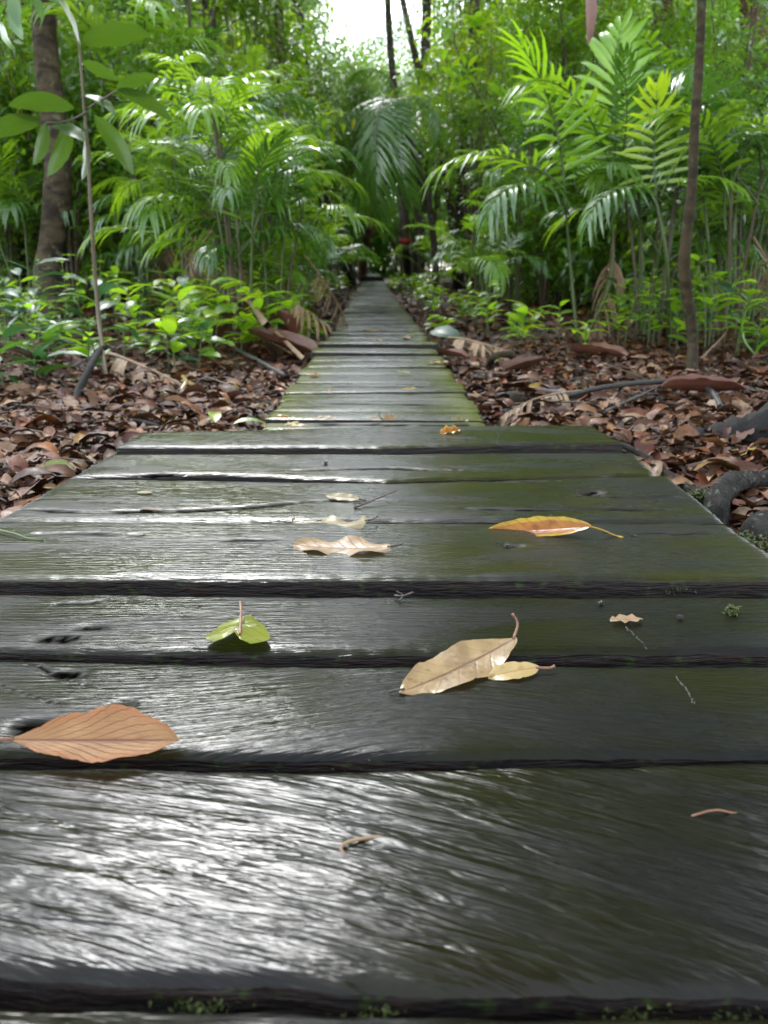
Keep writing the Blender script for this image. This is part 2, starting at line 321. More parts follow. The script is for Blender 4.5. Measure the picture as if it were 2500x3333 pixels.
specs = [
 ('p0', ends(-.63, -.62), ends(.58, .58), lambda x: .215, lineY((0, 3263), (1250, 3290), (2500, 3301)), WOOD_NEAR, .0, dict(res=(.008, .008))),
 ('p1', ends(-.625, -.63), ends(.575, .58), lineY((0, 3173), (1250, 3228), (2500, 3241)), lineY((0, 2497), (700, 2503), (1250, 2502), (2000, 2494), (2500, 2480)), WOOD_NEAR, .003, dict(grain=g_near, crown=.002, res=(.005, .005), rag=.0035)),
 ('p2', ends(-.635, -.62), ends(.58, .575), lineY((0, 2448), (1250, 2457), (2500, 2449)), lineY((0, 2141), (600, 2156), (1250, 2164), (2500, 2158)), WOOD_MID, .0, dict(grain=g_swirl, res=(.005, .004), crown=.002,
    cracks=[([pxy((30, 2120)), pxy((190, 2200)), pxy((290, 2240))], .003, .008), ([pxy((0, 2235)), pxy((200, 2300))], .002, .003)],
    dips=[(*pxy((215, 2195)), .018, .010, .006), (*pxy((110, 2370)), .022, .014, .006), (*pxy((400, 2300)), .010, .008, .004)])),
 ('p3', ends(-.62, -.63), ends(.575, .58), lineY((0, 2114), (1250, 2120), (2500, 2110)), lineY((0, 1927), (400, 1934), (1250, 1938), (2500, 1933)), WOOD_MID, .0, dict(res=(.005, .005),
    cracks=[([pxy((180, 1966)), pxy((280, 1965)), pxy((370, 1955))], .006, .006)],
    dips=[(*pxy((300, 2042)), .018, .006, .005), (*pxy((190, 2080)), .03, .012, .002)])),
 ('p4', ends(-.650, -.648), ends(.573, .562), lineY((0, 1884), (1250, 1884), (2500, 1886)), lineY((0, 1699), (1250, 1700), (2362, 1702)), WOOD_DECK, .002, dict(thick=.05,
    cracks=[([pxy((60, 1742)), pxy((250, 1738)), pxy((460, 1744))], .004, .012), ([pxy((640, 1762)), pxy((960, 1762)), pxy((1000, 1764))], .0025, .006), ([pxy((1960, 1738)), pxy((2200, 1740)), pxy((2430, 1736))], .003, .006)],
    dips=[(*pxy((1665, 1777)), .02, .010, .004)])),
 ('p5', ends(-.648, -.632), ends(.565, .578), lineY((0, 1695), (1250, 1694), (2362, 1696)), lineY((220, 1556), (1250, 1570), (2150, 1545)), WOOD_DECK, .001, dict(
    cracks=[([pxy((60, 1660)), pxy((260, 1668)), pxy((560, 1666)), pxy((800, 1655)), pxy((1010, 1632)), pxy((1300, 1628))], .006, .016), ([pxy((90, 1622)), pxy((400, 1621))], .003, .008), ([pxy((1500, 1658)), pxy((1700, 1662)), pxy((2220, 1660))], .005, .010), ([pxy((1800, 1615)), pxy((2050, 1620)), pxy((2290, 1619))], .004, .012), ([pxy((1500, 1563)), pxy((1860, 1568))], .007, .020)],
    dips=[(*pxy((1925, 1605)), .025, .02, .006)])),
 ('p6', ends(-.632, -.622), ends(.556, .572), lineY((230, 1551), (700, 1540), (1250, 1562), (1600, 1551), (1930, 1549), (2000, 1542), (2130, 1540)), lineY((356, 1476), (1250, 1475), (2060, 1471)), WOOD_DECK, .0, dict(
    cracks=[([pxy((440, 1545)), pxy((600, 1541))], .010, .012), ([pxy((900, 1530)), pxy((1240, 1524)), pxy((1500, 1530))], .006, .016)], res=(.006, .006))),
 ('p7', ends(-.625, -.612), ends(.572, .55), lineY((356, 1460), (1250, 1459), (2040, 1444)), lineY((455, 1414), (900, 1402), (1250, 1392), (1970, 1388)), WOOD_DECK, .006, dict(res=(.007, .007), thick=.06)),
]
for k, (nm, x0, x1, yf, yb, mat, dz, kw) in enumerate(specs):
    kw = dict(kw); c = (0, (yf(0)+yb(0))/2)
    link('plank', plank_mesh('plank', x0, x1, yf, yb, mat, seed=10+k, c=c, **kw), deck, (c[0], c[1], dz))
for x in (-.45, .42):
    link('joist', tube_mesh('joist', [(x, .1, -.082), (x, 1.2, -.082), (x, 2.12, -.082)], lambda t: .032, JOIST, 6), deck)
# the narrow walk
walk = link('narrow_boardwalk', None); tag(walk, 'long narrow boardwalk of wet boards with yellow green algae along both edges', kind='structure')
fronts = [2.196, 2.300, 2.445, 2.680, 2.855, 3.095, 3.385, 3.62, 3.83, 4.06, 4.28, 4.56, 4.72, 4.90]
y = 5.10
while y < 24.0: fronts.append(y); y += random.uniform(.15, .25)
fronts.append(24.0)
fronts = [2.175]+fronts[1:]
for k in range(len(fronts)-1):
    a = fronts[k]; b = fronts[k+1]-random.uniform(.010, .026)*(1 if a < 8 else 1.5)
    c = walk_c((a+b)/2); hw = .305 if a < 5.2 else .300
    if 4.5 < a < 4.8: hw = .33
    l = -hw+random.uniform(-.012, .006); r = hw-.005+random.uniform(-.006, .014)
    sk_ = random.uniform(-.012, .012) if a < 12 else random.uniform(-.02, .02)
    near = a < 6
    me = plank_mesh('plank', ends(c+l, c+l+random.uniform(-.006, .006)), ends(c+r, c+r), (lambda x, a=a, s=sk_: a+s*x), (lambda x, b=b, s=sk_: b+s*x), WOOD_WALK, .04,
        (.012, .012) if near else ((.05, .04) if a < 12 else (.15, .08)), 100+k, c=(c, (a+b)/2), rag=.004 if near else .002, crown=random.uniform(-.001, .003),
        cracks=[([(c-.2, (a+b)/2+.01), (c+.25, (a+b)/2-.012)], .008, .006)] if near and k % 2 == 0 else ())
    o = link('plank', me, walk, (c, (a+b)/2, walk_z(a)+random.uniform(-.005, .006)+(-.004 if a < 2.3 else 0)+(.014 if k in (9, 11) else 0)), rot=(random.uniform(-.012, .012), random.uniform(-.010, .010), 0))
for s_ in (-.2, .18):
    P = [(walk_c(yy)+s_, yy, walk_z(yy)-.075) for yy in (2.3, 5, 8, 12, 16, 20, 23.9)]
    link('joist', tube_mesh('joist', P, lambda t: .026, JOIST, 6), walk)
far = link('raised_boardwalk', None); tag(far, 'raised stretch of boardwalk beyond the step at the far end', kind='structure')
y = 24.05; k = 0
while y < 44:
    b = y+random.uniform(.18, .24); c = walk_c(y)
    link('plank', plank_mesh('plank', ends(c-.31, c-.31), ends(c+.30, c+.30), (lambda x, a=y: a), (lambda x, b=b-.012: b), WOOD_WALK, .05, (.2, .12), 400+k, c=(c, (y+b)/2), rag=.003), far, (c, (y+b)/2, .228+random.uniform(-.004, .004)))
    y = b; k += 1
for s_ in (-.3, 0, .29):
    link('post', tube_mesh('post', [(walk_c(24)+s_, 24.15, -.1), (walk_c(24)+s_, 24.15, .178)], lambda t: .05, JOIST, 6), far)
link('beam', plank_mesh('beam', ends(walk_c(24)-.33, walk_c(24)-.33), ends(walk_c(24)+.32, walk_c(24)+.32), (lambda x: 24.10), (lambda x: 24.15), JOIST, .09, (.1, .02), 500), far, (0, 0, .172))

# ---------------------------------------------------------------- leaf shapes
def leaf_grid(L, W, a=1.0, b=.8, curl=0.0, th0=0.0, fold=.15, cup=0.0, wave=0.0, wk=3, seed=0, nu=10, nv=4, side=0.0, lobes=()):
    u = np.linspace(0, 1, nu+1); wdt = W/2*np.sin(np.pi*np.clip(u, .004, .996)**a)**b
    th = th0+curl*u; ds = L/nu
    cx = np.concatenate([[0], np.cumsum(np.cos(th[:-1])*ds)]); cz = np.concatenate([[0], np.cumsum(np.sin(th[:-1])*ds)])
    sy = side*L*np.sin(np.pi*u*.9)
    v = np.linspace(-1, 1, 2*nv+1); U, Vv = np.meshgrid(u, v, indexing='ij')
    Wd = np.broadcast_to(wdt[:, None], U.shape).copy(); rs = np.random.default_rng(seed); ph = rs.uniform(0, 6.28, 4)
    Wd *= 1+.03*np.sin(U*19+ph[0])+.025*np.sin(U*31+ph[1])*Vv
    if nu >= 20: Wd *= 1-.06*np.clip(np.sin(U*ph[3]*9+Vv*2+ph[0])-.72, 0, 1)*4*(np.abs(Vv) > .6)
    for (c0, sd, wd, amt) in lobes: Wd *= 1+amt*np.exp(-((U-c0)/wd)**2)*(np.sign(Vv) == sd)
    lift = fold*np.abs(Vv)*Wd+cup*Vv**2*Wd+wave*W*np.sin(U*wk*6.28+ph[2]+np.sign(Vv)*1.1)*np.abs(Vv)**2
    X = cx[:, None]-np.sin(th)[:, None]*lift; Z = cz[:, None]+np.cos(th)[:, None]*lift; Yy = sy[:, None]+Vv*Wd
    P = np.stack([X, Yy, Z], -1).reshape(-1, 3); uv = np.stack([U*1.0, Vv*.5+.5], -1).reshape(-1, 2)
    m = 2*nv+1; idx = np.arange((nu+1)*m).reshape(nu+1, m)
    Fq = np.stack([idx[:-1, :-1], idx[1:, :-1], idx[1:, 1:], idx[:-1, 1:]], -1).reshape(-1, 4)
    return P, Fq, uv
def leaf_mesh(name, mat, **kw):
    P, Fq, uv = leaf_grid(**kw); return mesh_np(name, P, Fq, mat, uv)

def veined(name, c1, c2, vein, spots=(.02, .01, .006), rough=.3, trans=None, nside=9.0, slant=.35, cross=0.0, spot_amt=.6, edge=None, tf=.3, secw=.8):
    s = M(name); uv = s.n('SeparateXYZ'); s.l(s.uv(), uv.inputs[0]); o = s.obj()
    u = uv.outputs[0]; v = s.math('ABSOLUTE', s.math('MULTIPLY', s.math('SUBTRACT', uv.outputs[1], .5), 2.0))
    c = s.mix(s.ramp(s.noise(o, 28.0, 4.0, .6), [(.35, 0.0), (.7, 1.0)]), c1, c2)
    if edge: c = s.mix(s.ramp(s.math('ADD', v, s.math('MULTIPLY', s.noise(o, 50.0), .5)), [(.9, 0.0), (1.3, .8)]), c, edge)
    mid = s.ramp(v, [(.0, 1.0), (.045, .8), (.08, 0.0)])
    ph = s.math('FRACT', s.math('SUBTRACT', s.math('MULTIPLY', u, nside), s.math('MULTIPLY', s.math('POWER', v, .8), slant*nside*.5)))
    sec = s.ramp(s.math('ABSOLUTE', s.math('SUBTRACT', ph, .5)), [(.0, .9), (.05, .5), (.10, 0.0)])
    vn = s.math('MAXIMUM', mid, s.math('MULTIPLY', sec, secw))
    if cross:
        q = s.math('FRACT', s.math('ADD', s.math('MULTIPLY', v, 9.0), s.math('MULTIPLY', s.noise(o, 40.0), 1.2)))
        vn = s.math('MAXIMUM', vn, s.math('MULTIPLY', s.ramp(s.math('ABSOLUTE', s.math('SUBTRACT', q, .5)), [(.0, .8), (.10, 0.0)]), cross))
    c = s.mix(vn, c, vein)
    sp = s.ramp(s.noise(o, 75.0, 3.0, .6), [(.60, 0.0), (.68, 1.0)]); sp2 = s.ramp(s.noise(o, 22.0, 3.0, .7), [(.56, 0.0), (.70, 1.0)])
    c = s.mix(s.math('MULTIPLY', s.math('MAXIMUM', sp, s.math('MULTIPLY', sp2, .6)), spot_amt), c, spots)
    n = s.bump(s.math('ADD', s.math('MULTIPLY', vn, -.6), s.noise(o, 90.0, 2.0)), .5, .0016)
    return s.pbr(c, rough, .35, n, .03, trans=trans, tfac=tf)
TAN = veined('tan_leaf', (.20, .13, .06), (.31, .22, .11), (.12, .06, .03), (.14, .09, .05), .28, (.45, .28, .10), 7, secw=.3, spot_amt=.75)
CREAM = veined('cream_leaf', (.32, .23, .09), (.39, .30, .14), (.30, .17, .06), (.20, .12, .05), .25, (.5, .35, .12), 6, spot_amt=.5, secw=.25)
PALE = veined('pale_wet_leaf', (.22, .18, .09), (.30, .255, .14), (.14, .10, .05), (.10, .07, .04), .42, (.28, .24, .12), 8, spot_amt=.6, secw=.25)
PINKTAN = veined('pinkish_tan_leaf', (.25, .165, .085), (.33, .235, .13), (.14, .06, .035), (.11, .06, .035), .42, (.3, .21, .12), 8, spot_amt=.5)
ORANGE = veined('orange_brown_leaf', (.19, .060, .008), (.30, .125, .014), (.20, .05, .01), (.07, .02, .006), .2, (.38, .14, .008), 10, spot_amt=.5, edge=(.34, .25, .02))
GREENL = veined('yellow_green_fallen_leaf', (.15, .17, .022), (.20, .22, .030), (.12, .10, .02), (.06, .03, .01), .25, (.3, .38, .03), 6, spot_amt=.25)
BIGOR = veined('large_netted_leaf', (.25, .125, .045), (.34, .19, .075), (.10, .022, .008), (.15, .05, .02), .55, (.5, .24, .08), 8, 1.0, cross=.8, secw=1.2, spot_amt=.3, edge=(.30, .12, .04), tf=.4)
def litter_mat(name, usecol):
    s = M(name); o = s.obj()
    if usecol: c = s.col()
    else:
        x = s.n('ValToRGB'); x.color_ramp.interpolation = 'CONSTANT'; e = x.color_ramp.elements
        P = [(.0, (.090, .036, .018)), (.16, (.15, .070, .032)), (.32, (.22, .11, .050)), (.46, (.055, .022, .014)), (.58, (.26, .16, .095)), (.70, (.15, .045, .020)), (.80, (.34, .25, .17)), (.88, (.30, .11, .02)), (.92, (.33, .22, .04)), (.95, (.10, .02, .015)), (.98, (.16, .20, .04))]
        while len(e) < len(P): e.new(.5)
        for q, (p, cc) in zip(e, P): q.position = p; q.color = (*cc, 1)
        s.l(s.rnd(), x.inputs[0]); c = x.outputs[0]
    n = s.noise(o, 45.0, 3.0); c = s.mix(s.ramp(n, [(.3, .15), (.75, .85)]), c, (.028, .013, .008))
    return s.pbr(c, s.ramp(n, [(.3, .40), (.7, .68)]), .2, s.bump(n, .35, .004), .0)
LITTER = litter_mat('fallen_leaf_mixed', False); LITTER_C = litter_mat('leaf_litter_mixed', True)

# ---------------------------------------------------------------- fronds
def orient(d, nrm):
    d = d/np.linalg.norm(d, axis=-1, keepdims=True); s = np.cross(nrm, d); s = s/np.maximum(np.linalg.norm(s, axis=-1, keepdims=True), 1e-6)
    n = np.cross(d, s); return d, s, n
LS_T = np.array([0, .16, .42, .72, 1.0]); LS_W = np.array([0.25, .85, 1.0, .62, 0.0])
def leaflet_block(base, d, nrm, L, W, droop, side=0.0):
    """curved folded leaflets: arrays base (N,3), d, nrm, L, W, droop (N,) -> V (N,14,3)"""
    d, s, n = orient(d, nrm); out = []
    for t, wv in zip(LS_T, LS_W):
        c = base+d*(L*t*(1-.12*droop*t))[:, None]-np.array([0, 0, 1.])*(L*droop*t*t*.55)[:, None]+s*(side*L*t*t)[:, None]
        if t == 1.0: out.append(c)
        else:
            w_ = (W*wv*.5)[:, None]; out += [c-s*w_, c-n*w_*.30, c+s*w_]
    return np.stack(out, 1)
LF = []
for i in range(3):
    for j in (0, 1): a = i*3+j; LF += [(a, a+3, a+4), (a, a+4, a+1)]
LF += [(9, 12, 10), (10, 12, 11)]
LF = np.array(LF)
def frond_data(n=22, ll=.30, lw=.036, th0=1.0, arch=1.3, droop=.5, pet=.2, seed=0, lift=.2, alpha0=70, alpha1=22, broken=0.0, sweep=.15):
    r = np.random.default_rng(seed); m = 40; s = np.linspace(0, 1, m+1); th = th0-arch*s**1.3
    px = np.concatenate([[0], np.cumsum(np.cos(th[:-1])/m)]); pz = np.concatenate([[0], np.cumsum(np.sin(th[:-1])/m)])
    wob = .02*np.sin(s*5+r.uniform(0, 6))
    B = []; D = []; N = []; Ls = []; Ws = []; Dr = []; Sd = []
    for i in range(n):
        t = pet+(1-pet)*(i+.5)/n
        for sg in (-1, 1):
            if r.random() < broken: continue
            tt = min(1, t+r.normal(0, .004)); b = np.array([np.interp(tt, s, px), np.interp(tt, s, wob), np.interp(tt, s, pz)])
            a = np.interp(tt, s, th); T = np.array([math.cos(a), 0, math.sin(a)]); Nn = np.array([-math.sin(a), 0, math.cos(a)]); S = np.array([0, sg, 0])
            al = R(alpha0+(alpha1-alpha0)*((t-pet)/(1-pet))**1.2+r.normal(0, 4))
            d = T*math.cos(al)+S*math.sin(al)+Nn*(lift+r.normal(0, .06)); q = (t-pet)/(1-pet)
            B.append(b); D.append(d); N.append(Nn*1.0); Ls.append(ll*(.62+.38*math.sin(math.pi*min(1, q*.85+.18)))*r.uniform(.92, 1.06)*(1-.15*q)); Ws.append(lw*r.uniform(.85, 1.12)); Dr.append(droop*r.uniform(.6, 1.4)); Sd.append(-sg*sweep)
    B, D, N, Ls, Ws, Dr, Sd = map(np.array, (B, D, N, Ls, Ws, Dr, Sd))
    V = leaflet_block(B, D, N, Ls, Ws, Dr, Sd)
    rach = [Vector((np.interp(t, s, px), np.interp(t, s, wob), np.interp(t, s, pz))) for t in np.linspace(0, .98, 12)]
    return V, rach, (px[-1], pz[-1]), B
def frond_mesh(name, mat, stem, rr=.010, **kw):
    V, rach, tip, _ = frond_data(**kw); k = V.shape[0]
    Vf = V.reshape(-1, 3); Ff = (LF[None]+(np.arange(k)*13)[:, None, None]).reshape(-1, 3)
    tv, tf, tt, _ = tube_data(rach, lambda t: rr*(1-.75*t), 4)
    tv = np.array([tuple(x) for x in tv]); q = np.array(tf); tri = np.concatenate([q[:, [0, 1, 2]], q[:, [0, 2, 3]]])+len(Vf)
    me = mesh_np(name, np.concatenate([Vf, tv]), np.concatenate([Ff, tri]), mat); me.materials.append(stem)
    mi = np.zeros(len(Ff)+len(tri), np.int32); mi[len(Ff):] = 1; me.polygons.foreach_set('material_index', mi)
    me['chord'] = (float(tip[0]), float(tip[1])); return me
FV = [dict(n=16, ll=.45, lw=.032, th0=1.15, arch=1.5, droop=1.0, seed=1, sweep=.28), dict(n=17, ll=.41, lw=.029, th0=1.05, arch=1.3, droop=.9, seed=2, sweep=.28),
      dict(n=14, ll=.44, lw=.036, th0=1.2, arch=1.7, droop=1.1, seed=3), dict(n=19, ll=.39, lw=.026, th0=1.2, arch=.9, droop=.6, seed=4, sweep=.3)]
FR = {}
for nm, mt in (('deep', G_DEEP), ('mid', G_MID), ('lime', G_LIME), ('yellow', G_YEL)):
    FR[nm] = [frond_mesh('frond_'+nm, mt, STEM, **kw) for kw in FV]
FR['dead'] = [frond_mesh('frond_dead', FERN_DEAD, FERN_DEAD, n=20, ll=.30, lw=.022, th0=.1, arch=.2, droop=1.2, seed=8, lift=-.2, broken=.25, alpha0=50, alpha1=15)]
WEEP = [frond_mesh('frond_weeping', G_DEEP, STEM, rr=.008, n=40, ll=.26, lw=.014, th0=.9, arch=1.9, droop=1.3, seed=s_, lift=.0, pet=.12) for s_ in (21, 22)]

def aim(me, a, b, roll=0.0):      # rotation and scale that carry the frond's chord from a to b
    ch = Vector((me['chord'][0], 0, me['chord'][1])); d = Vector(b)-Vector(a); sc = d.length/ch.length
    cu = ch.normalized(); side = Vector((0, 1, 0)); nrm = side.cross(cu)*-1
    d.normalize(); up = Vector((0, 0, 1)); s2 = up.cross(d)
    if s2.length < .05: s2 = Vector((1, 0, 0))
    s2.normalize(); n2 = d.cross(s2)
    A = Matrix((cu, side, cu.cross(side))).transposed(); Bm = Matrix((d, s2, d.cross(s2))).transposed()
    q = (Bm @ A.inverted()).to_quaternion(); return Quaternion(d, roll) @ q, sc

ONES = 'nearest second third fourth fifth sixth seventh eighth ninth tenth eleventh twelfth thirteenth fourteenth fifteenth sixteenth seventeenth eighteenth nineteenth'.split()
TENS = 'twent thirt fort fift sixt sevent eight ninet'.split()
ORD = ONES+[TENS[k//10-2]+('ieth' if k % 10 == 0 else 'y-'+(['first']+ONES[1:])[k % 10-1]) for k in range(20, 100)]
counts = {}
def nth(key):
    counts[key] = counts.get(key, 0)+1; return ORD[counts[key]-1]

def palm(x, y, h, nf, fl, kinds, label, group, stems=1, seed=0, spread=.25, lean=0.0):
    r = random.Random(seed); gz = float(ground_z(x, y)); t = link('understory_palm', None, loc=(x, y, gz)); tag(t, label, 'palm', group)
    tops = []
    for k in range(stems):
        a = r.uniform(0, 6.28); d = r.uniform(.2, 1)*spread if stems > 1 else 0; hh = h*r.uniform(.62, 1.0) if k else h
        bx, by = .12*d*math.cos(a)*3, .12*d*math.sin(a)*3; tx, ty = d*math.cos(a)+lean*hh, d*math.sin(a)
        P = [(bx, by, -.05), (bx*.8+tx*.25, by*.8+ty*.25, hh*.45), (tx, ty, hh)]
        link('stem', tube_mesh('stem', catmull(P, 3), lambda q: .011*(1-.3*q)*(.8+.25*h), STEM if r.random() < .7 else STEM_BR, 5), t); tops.append((Vector((tx, ty, hh)), hh))
    a = r.uniform(0, 6.28)
    for k in range(nf):
        tp, hh = tops[k % len(tops)]; a += 2.4+r.uniform(-.3, .3); q = (k//len(tops))/max(1, nf/len(tops))
        kd = r.choice(kinds); el_ = r.uniform(-.1, .25)-q*.55
        if q > .55 and r.random() < .16: kd = 'dead'; el_ = -1.0
        me = r.choice(FR[kd])
        base = tp-Vector((0, 0, 1))*(q*hh*.42*r.uniform(.7, 1.2))
        link('frond', me, t, base, rot=(0, -el_, a), scale=fl*r.uniform(.8, 1.1))
    return t
def to_px(x, y, z):
    c_, s_ = math.cos(PITCH), math.sin(PITCH); dz = z-EYE; w_ = y*c_-dz*s_; return 1250+F*x/w_, 1666.5-F*(y*s_+dz*c_)/w_
def in_gap(x, y, z, rad):         # the opening in the canopy above the walk
    px, py = to_px(x, y, z); q = rad*.62/y*F
    for k in range(-3, 30):
        gy = 190-k*12*(1+k*.12); 
        if abs(py-gy) < q:
            hw = 6+(190-gy)*.26 if gy > -50 else 68+(-50-gy)*.12; cx = 1085+(190-gy)*.10
            hq = math.sqrt(max(0, q*q-(py-gy)**2))
            if abs(px-cx) < hw+hq: return True
    return False

# ---------------------------------------------------------------- foliage clouds
def cloud(name, mat, n, size, ext, seed, clump=60, spread=.16, hang=.25, tone=.35, fill=.35, elong=2.6):
    r = np.random.default_rng(seed); ext = np.array(ext)
    c = r.normal(0, 1, (clump, 3)); c /= np.linalg.norm(c, axis=1, keepdims=True); c *= (fill+(1-fill)*r.random((clump, 1))**.5)*r.uniform(.75, 1.08, (clump, 1))
    ct = r.uniform(1-tone, 1+tone, (clump, 1)); k = r.integers(0, clump, n)
    tw = r.normal(0, 1, (clump, 3)); tw /= np.linalg.norm(tw, axis=1, keepdims=True)
    p = (c[k]+tw[k]*r.normal(0, spread*1.4, (n, 1))+r.normal(0, spread*.55, (n, 3)))*ext
    d = r.normal(0, 1, (n, 3)); d[:, 2] = d[:, 2]*.45-hang; nr = r.normal(0, .45, (n, 3)); nr[:, 2] += 1
    L = size*r.uniform(.6, 1.3, n); W = L/elong*r.uniform(.8, 1.2, n)
    d, s, nn = orient(d, nr)
    P = [p, p+d*(L*.4)[:, None]-s*(W*.5)[:, None]+nn*(W*.1)[:, None], p+d*(L*.42)[:, None], p+d*(L*.4)[:, None]+s*(W*.5)[:, None]+nn*(W*.1)[:, None], p+d*L[:, None]-np.array([0, 0, 1])*(L*.18)[:, None]]
    V = np.stack(P, 1).reshape(-1, 3); f = np.array([(0, 2, 1), (0, 3, 2), (1, 2, 4), (2, 3, 4)])
    Fc = (f[None]+(np.arange(n)*5)[:, None, None]).reshape(-1, 3)
    col = np.repeat(ct[k]*r.uniform(.8, 1.2, (n, 1))*np.array([1, 1, 1])+np.stack([r.normal(.06, .12, n), r.normal(0, .04, n), r.normal(0, .04, n)], -1), 5, axis=0)
    return mesh_np(name, V, Fc, mat, col=np.clip(col, .2, 2.2))
SH = [cloud('foliage', G_CLOUD, 2600, .10, (.9, .9, .9), 31, 55), cloud('foliage', G_CLOUDY, 2400, .11, (.9, .9, .85), 32, 50),
      cloud('foliage', G_CLOUD, 2600, .14, (.9, .9, 1.0), 33, 45, elong=3.4), cloud('foliage', G_BLUE and G_CLOUD, 3000, .08, (.85, .85, 1.1), 34, 70)]
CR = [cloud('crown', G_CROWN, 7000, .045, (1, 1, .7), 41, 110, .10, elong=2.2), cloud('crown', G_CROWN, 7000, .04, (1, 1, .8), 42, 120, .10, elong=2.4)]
def twigs(seed):
    r = random.Random(seed); it = []
    for k in range(7):
        a = r.uniform(0, 6.28); e = Vector((math.cos(a)*r.uniform(.2, .7), math.sin(a)*r.uniform(.2, .7), r.uniform(.1, .7)))
        it.append((catmull([(0, 0, -1.0), (e.x*.3, e.y*.3, -.3), tuple(e)], 3), (lambda q: .016*(1-.7*q))))
    return join_tubes('branches', it, STEM_BR, 4)
TW = [twigs(s_) for s_ in range(3)]
def shrub(x, y, zc, r_, v, label, group, sz=1.0, rz=None):
    gz = float(ground_z(x, y)); t = link('leafy_shrub', None, loc=(x, y, gz)); tag(t, label, 'shrub', group)
    rz = random.uniform(0, 6.28) if rz is None else rz; h = zc-gz
    link('foliage', SH[v], t, (0, 0, h), rot=(0, 0, rz), scale=(r_, r_, r_*sz)); link('branches', TW[v % 3], t, (0, 0, h), rot=(0, 0, rz), scale=(r_, r_, h+.05)); return t
def tree(P, r0, r1, bark, label, name='forest_tree', crowns=(), limbs=True, n=10, group=None, rough=.10, mark=None, flare=0.0):
    P = [Vector(p) for p in P]; b = P[0]; t = link(name, None, loc=b); tag(t, label, 'tree', group); Q = [p-b for p in P]
    C = catmull(Q, 5); link('trunk', tube_mesh('trunk', C, lambda q: (r0+(r1-r0)*q)*(1+flare*math.exp(-q*14)), bark, n, rough, seed=int(abs(b.x*100))), t)
    for k, (c, rad, v) in enumerate(crowns):
        c = Vector(c)-b; top = C[-1] if c.z > C[-1].z*.9 else C[int(len(C)*min(.95, c.z/C[-1].z*.85))]
        link('limb', tube_mesh('limb', catmull([tuple(top), tuple(top.lerp(c, .5)+Vector((0, 0, .1*rad))), tuple(c)], 3), lambda q: r1*.7*(1-.7*q), bark, 6), t)
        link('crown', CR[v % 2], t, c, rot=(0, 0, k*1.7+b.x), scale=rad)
    if mark is not None:
        zz, i = mark, min(range(len(C)), key=lambda i: abs(C[i].z-mark)); rr = r0+(r1-r0)*i/len(C)
        link('paint_mark', tube_mesh('paint_mark', [C[i]+Vector((0, 0, -.05)), C[i]+Vector((0, 0, .05))], lambda q: rr*1.12, RED, n), t)
    return t

# ---------------------------------------------------------------- trees
tree([at_z(165, 1075, -.07), at_y(160, 900, 7.9), at_y(190, 620, 8.0), at_y(170, 350, 8.1), at_y(145, 120, 8.2), at_y(140, -300, 8.4), at_y(120, -1100, 8.8)], .135, .085, BARK_MOT,
     'tree with mottled grey brown bark standing at the far left', flare=.5, rough=.12, n=20, crowns=[((-4.8, 9.0, 5.0), 1.7, 0), ((-5.2, 8, 6.8), 1.8, 1)])
for (a, b, c) in [((205, 930), (250, 1010), (330, 1110)), ((150, 960), (110, 1040), (60, 1090)), ((170, 950), (200, 1040), (215, 1120))]:
    pass
tree([at_z(2245, 1242, -.08), at_y(2255, 1100, 3.92), at_y(2228, 870, 3.95), at_y(2252, 620, 4.0), at_y(2262, 400, 4.05), at_y(2280, 130, 4.1), at_y(2290, -200, 4.15), at_y(2330, -900, 4.3)], .027, .017, BARK_THIN,
     'thin wavy sapling trunk rising from the litter on the right', name='slender_sapling', rough=.14, n=12, crowns=[((2.6, 4.6, 3.6), .75, 0)])
tree([at_z(1140, 925, 0), at_y(1122, 850, 23), at_y(1100, 760, 23), at_y(1040, 600, 23.2), at_y(1000, 300, 23.5)], .20, .10, BARK_FAR, 'dark leaning trunk with a red mark left of the far step', crowns=[((-3.4, 24, 6.3), 2.2, 0)], mark=.95)
tree([at_z(1178, 915, 0), at_y(1190, 800, 26), at_y(1215, 720, 26), at_y(1255, 600, 26.3)], .16, .09, BARK_RED, 'reddish trunk leaning right just left of the raised boards', crowns=[((.2, 27, 6.5), 1.6, 1)])
tree([at_z(1333, 928, -.02), at_y(1322, 820, 17.5), at_y(1308, 640, 17.6), at_y(1300, 480, 17.7), at_y(1275, 200, 18), at_y(1262, 0, 18.3), at_y(1255, -300, 18.6)], .095, .055, BARK_FAR, 'slim dark trunk with a red mark right of the far boards', crowns=[((.1, 18.3, 5.0), .6, 1), ((1.6, 18.6, 8.6), 2.0, 0), ((.6, 17.5, 10.5), 2.2, 1)], mark=.98)
tree([at_z(1500, 935, 0), at_y(1440, 500, 20), at_y(1380, 300, 20), at_y(1340, 130, 20.2), at_y(1308, -20, 20.4), at_y(1280, -260, 20.8)], .10, .055, BARK_FAR, 'slender grey trunk leaning left across the sky gap', crowns=[((2.8, 21, 8.8), 2.2, 1), ((1.5, 20, 12), 2.6, 0), ((.4, 19, 14), 2.6, 1)])
tree([at_z(1010, 935, 0), at_y(1000, 400, 26), at_y(982, 150, 26), at_y(965, -30, 26), at_y(950, -300, 26)], .20, .13, BARK_FAR, 'pale hazy trunk left of the sky gap', crowns=[((-2.1, 26, 7.7), .9, 0), ((-4.8, 27, 8.2), 2.4, 0), ((-3.5, 26, 11.5), 2.6, 1), ((-1.2, 25, 14), 2.8, 0)])
tree([at_z(930, 950, 0), at_y(920, 400, 17), at_y(912, 130, 17), at_y(900, -60, 17), at_y(890, -400, 17)], .10, .07, BARK_RED, 'thin reddish brown trunk left of the pale one', crowns=[((-3.2, 17.5, 7.2), 1.7, 1)])
